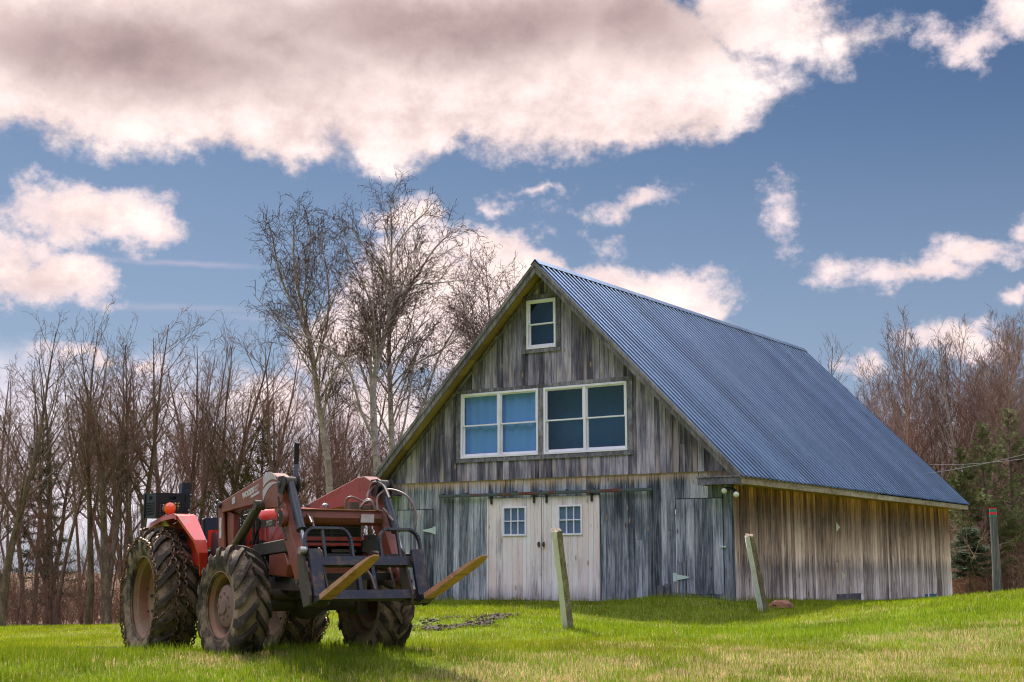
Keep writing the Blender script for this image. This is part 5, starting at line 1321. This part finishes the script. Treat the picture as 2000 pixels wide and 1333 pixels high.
# domain warp so that edges billow
def cnoise(vec, s, det, r=.6): 
    n = t.node('ShaderNodeTexNoise'); t.set(n.inputs['Vector'], vec); n.inputs['Scale'].default_value = s; n.inputs['Detail'].default_value = det; n.inputs['Roughness'].default_value = r; return n
wn = cnoise(dirv, 9, 5, .62); warp = t.vmath('MULTIPLY', t.vmath('SUBTRACT', wn.outputs['Color'], (.5,.5,.5)), (5.5, 5.0, 0))
AW = t.vmath('ADD', AE, warp)
def field(ells, vec, soft=False):
    out = None
    for (px, py, rx, ry, w) in ells:
        a, e = pix_ae(px, py); ra = rx/47.9/max(.5, math.cos(R(e))); re = ry/47.9
        v = t.vmath('MULTIPLY', t.vmath('SUBTRACT', vec, (a, e, 0)), (1/ra, 1/re, 0))
        d = t.vmath('LENGTH', v, None, 1)
        f = t.math('MULTIPLY', t.math('SUBTRACT', 1, d), w)
        out = f if out is None else t.math('SMOOTH_MAX', out, f, .15) if False else (f if out is None else t.math('MAXIMUM', out, f))
    return out
BIG = [(250,90,760,215,1.5),(900,110,560,190,1.5),(1180,150,330,130,1.3),(1480,10,170,90,.8),(1640,60,80,50,.32),(60,170,330,130,1.2),(430,230,330,95,1.1),(800,230,260,80,1),(1180,230,230,75,1),(1340,190,150,90,.9),(-200,100,400,220,1.4)]
MID = [(150,420,210,68,1.1),(300,440,120,44,.9),(60,545,140,85,1.2),(-20,500,150,90,1),(760,400,95,44,.9),(800,560,200,150,1.3),(950,480,150,70,1.2),(1030,550,280,90,1.3),(1260,560,200,80,1.2),(1120,540,200,60,1),(1380,590,70,36,.7),(700,650,170,130,1.1),(880,640,150,140,1.1),
       (1235,392,125,38,.75),(1190,470,60,44,.38),(1535,445,44,52,.24),(1650,545,56,34,.5),(1800,545,120,45,.75),(1880,500,110,50,.8),(1990,450,60,50,.8),(1890,80,110,60,.7),(1990,30,100,70,.8),(1955,605,70,24,.6),
       (165,695,90,28,.7),(250,715,60,20,.5),(1860,690,130,40,.8),(1680,752,70,34,.8),(1100,350,60,18,.4),(990,380,50,14,.3),(560,800,150,80,.7),(760,820,120,90,.7),(350,800,60,30,.4)]
HAZY = [(100,900,800,230,1.1),(700,900,500,200,1.0),(1900,880,300,110,.7),(1300,900,600,130,.7)]
STREAK = [(360,514,230,10,.8),(330,600,300,13,.6),(520,620,160,12,.5)]
Fb = field(BIG, AW); Fm = field(MID, AW); Fh = field(HAZY, AE); Fs = field(STREAK, t.vmath('ADD', AE, t.vmath('MULTIPLY', warp, (.2,.12,0))))
# unseen clouds outside the view, added and brightened to fill the shade
gn = cnoise(t.vmath('MULTIPLY', dirv, (1,1,2.2)), 2.1, 6, .6); a0, e0 = pix_ae(1000, 500)
cdir = Vector(ray(1000, 560)).normalized(); cosd = t.vmath('DOT_PRODUCT', dirv, tuple(cdir), 1)
outside = t.math('MULTIPLY', t.maprange(cosd, .955, .90), t.maprange(el, R(17), R(34))); Fg = t.math('SUBTRACT', t.math('MULTIPLY', t.math('ADD', t.math('SUBTRACT', gn.outputs[0], .43), .0), 7.5), t.math('MULTIPLY', t.math('SUBTRACT', 1, outside), 6))
fb = cnoise(t.vmath('MULTIPLY', dirv, (1,1,1.25)), 26, 10, .68).outputs[0]; fb2 = cnoise(t.vmath('MULTIPLY', dirv, (1,1,1.8)), 7, 8, .62).outputs[0]
nz = t.math('MULTIPLY_ADD', t.math('SUBTRACT', fb, .5), 1.1, t.math('MULTIPLY', t.math('SUBTRACT', fb2, .5), 1.2))
F1 = t.math('ADD', t.math('MULTIPLY', Fb, 1.0), t.math('MULTIPLY', nz, .80)); F2 = t.math('ADD', t.math('MULTIPLY', Fm, .95), t.math('MULTIPLY', nz, 1.45))
F3 = t.math('ADD', Fg, nz)
d1 = t.maprange(F1, -.05, .42); d2 = t.maprange(F2, -.02, .50); d3 = t.maprange(F3, .05, .7)
dh = t.math('MULTIPLY', t.maprange(t.math('ADD', Fh, t.math('MULTIPLY', nz, .6)), -.05, .8), .75); ds = t.math('MULTIPLY', t.maprange(t.math('ADD', Fs, t.math('MULTIPLY', nz, .3)), 0, 1.0), .55)
# thickness -> the cores of the big cloud are grey mauve, its rims cream
CORE = [(260,120,420,120,1),(900,60,560,110,1),(1200,60,300,110,.8),(520,90,420,110,.6)]
Fc = field(CORE, t.vmath('ADD', AE, t.vmath('MULTIPLY', warp, (1.2,.8,0)))); core = t.maprange(t.math('MULTIPLY_ADD', nz, .35, Fc), -.12, .85)
sh = t.maprange(t.math('MULTIPLY_ADD', fb, .45, t.math('MULTIPLY', fb2, .6)), .36, .68)
big_c = t.mix(core, t.mix(sh, (.50,.39,.375), (.80,.67,.64)), t.mix(sh, (.26,.19,.19), (.39,.295,.285)))
mid_c = t.mix(t.maprange(t.math('MULTIPLY_ADD', nz, .9, Fm), .1, .95), (.55,.47,.50), t.mix(sh, (.50,.39,.38), (.84,.69,.64)))
skyc = t.mix(1.0, t.mix(1.0, sky.outputs[0], (.055,)*3, 'MULTIPLY'), (.37,.48,.60), 'MULTIPLY'); skyc = t.mix(t.maprange(el, R(22), R(2), 0, .55), skyc, (.30,.36,.47))
c = t.mix(dh, skyc, (.74,.64,.68)); c = t.mix(ds, c, (.40,.36,.44)); c = t.mix(d2, c, mid_c); c = t.mix(d1, c, big_c)
c = t.mix(d3, c, t.mix(sh, (1.0,1.0,1.2), (2.3,2.35,2.95)))
bg = t.node('ShaderNodeBackground'); t.l.new(c, bg.inputs[0]); bg.inputs[1].default_value = 1.0
ow = t.node('ShaderNodeOutputWorld'); t.l.new(bg.outputs[0], ow.inputs[0])
world.cycles.sampling_method = 'MANUAL'; world.cycles.sample_map_resolution = 1024

# ------------------------------------------------------------------ camera and output
cam = bpy.data.cameras.new('camera'); co = bpy.data.objects.new('camera', cam); COL.objects.link(co); scene.camera = co
co.matrix_world = Matrix(((RT[0], UP[0], -FW[0], CAM[0]), (RT[1], UP[1], -FW[1], CAM[1]), (RT[2], UP[2], -FW[2], CAM[2]), (0,0,0,1)))
cam.sensor_width = 36; cam.lens = FPX/2000*36; cam.clip_end = 2000; cam.clip_start = .1
scene.view_settings.view_transform = 'Standard'; scene.view_settings.look = 'None'; scene.view_settings.gamma = 1; scene.view_settings.exposure = 0.68
scene.render.engine = 'CYCLES'; scene.cycles.max_bounces = 6; scene.cycles.transparent_max_bounces = 8; scene.cycles.use_denoising = True; scene.cycles.denoiser = 'OPENIMAGEDENOISE'; scene.cycles.denoising_input_passes = 'RGB_ALBEDO_NORMAL'; scene.cycles.denoising_prefilter = 'ACCURATE'; scene.cycles.filter_width = 1.15; scene.cycles.sample_clamp_indirect = 6
scene.render.film_transparent = False
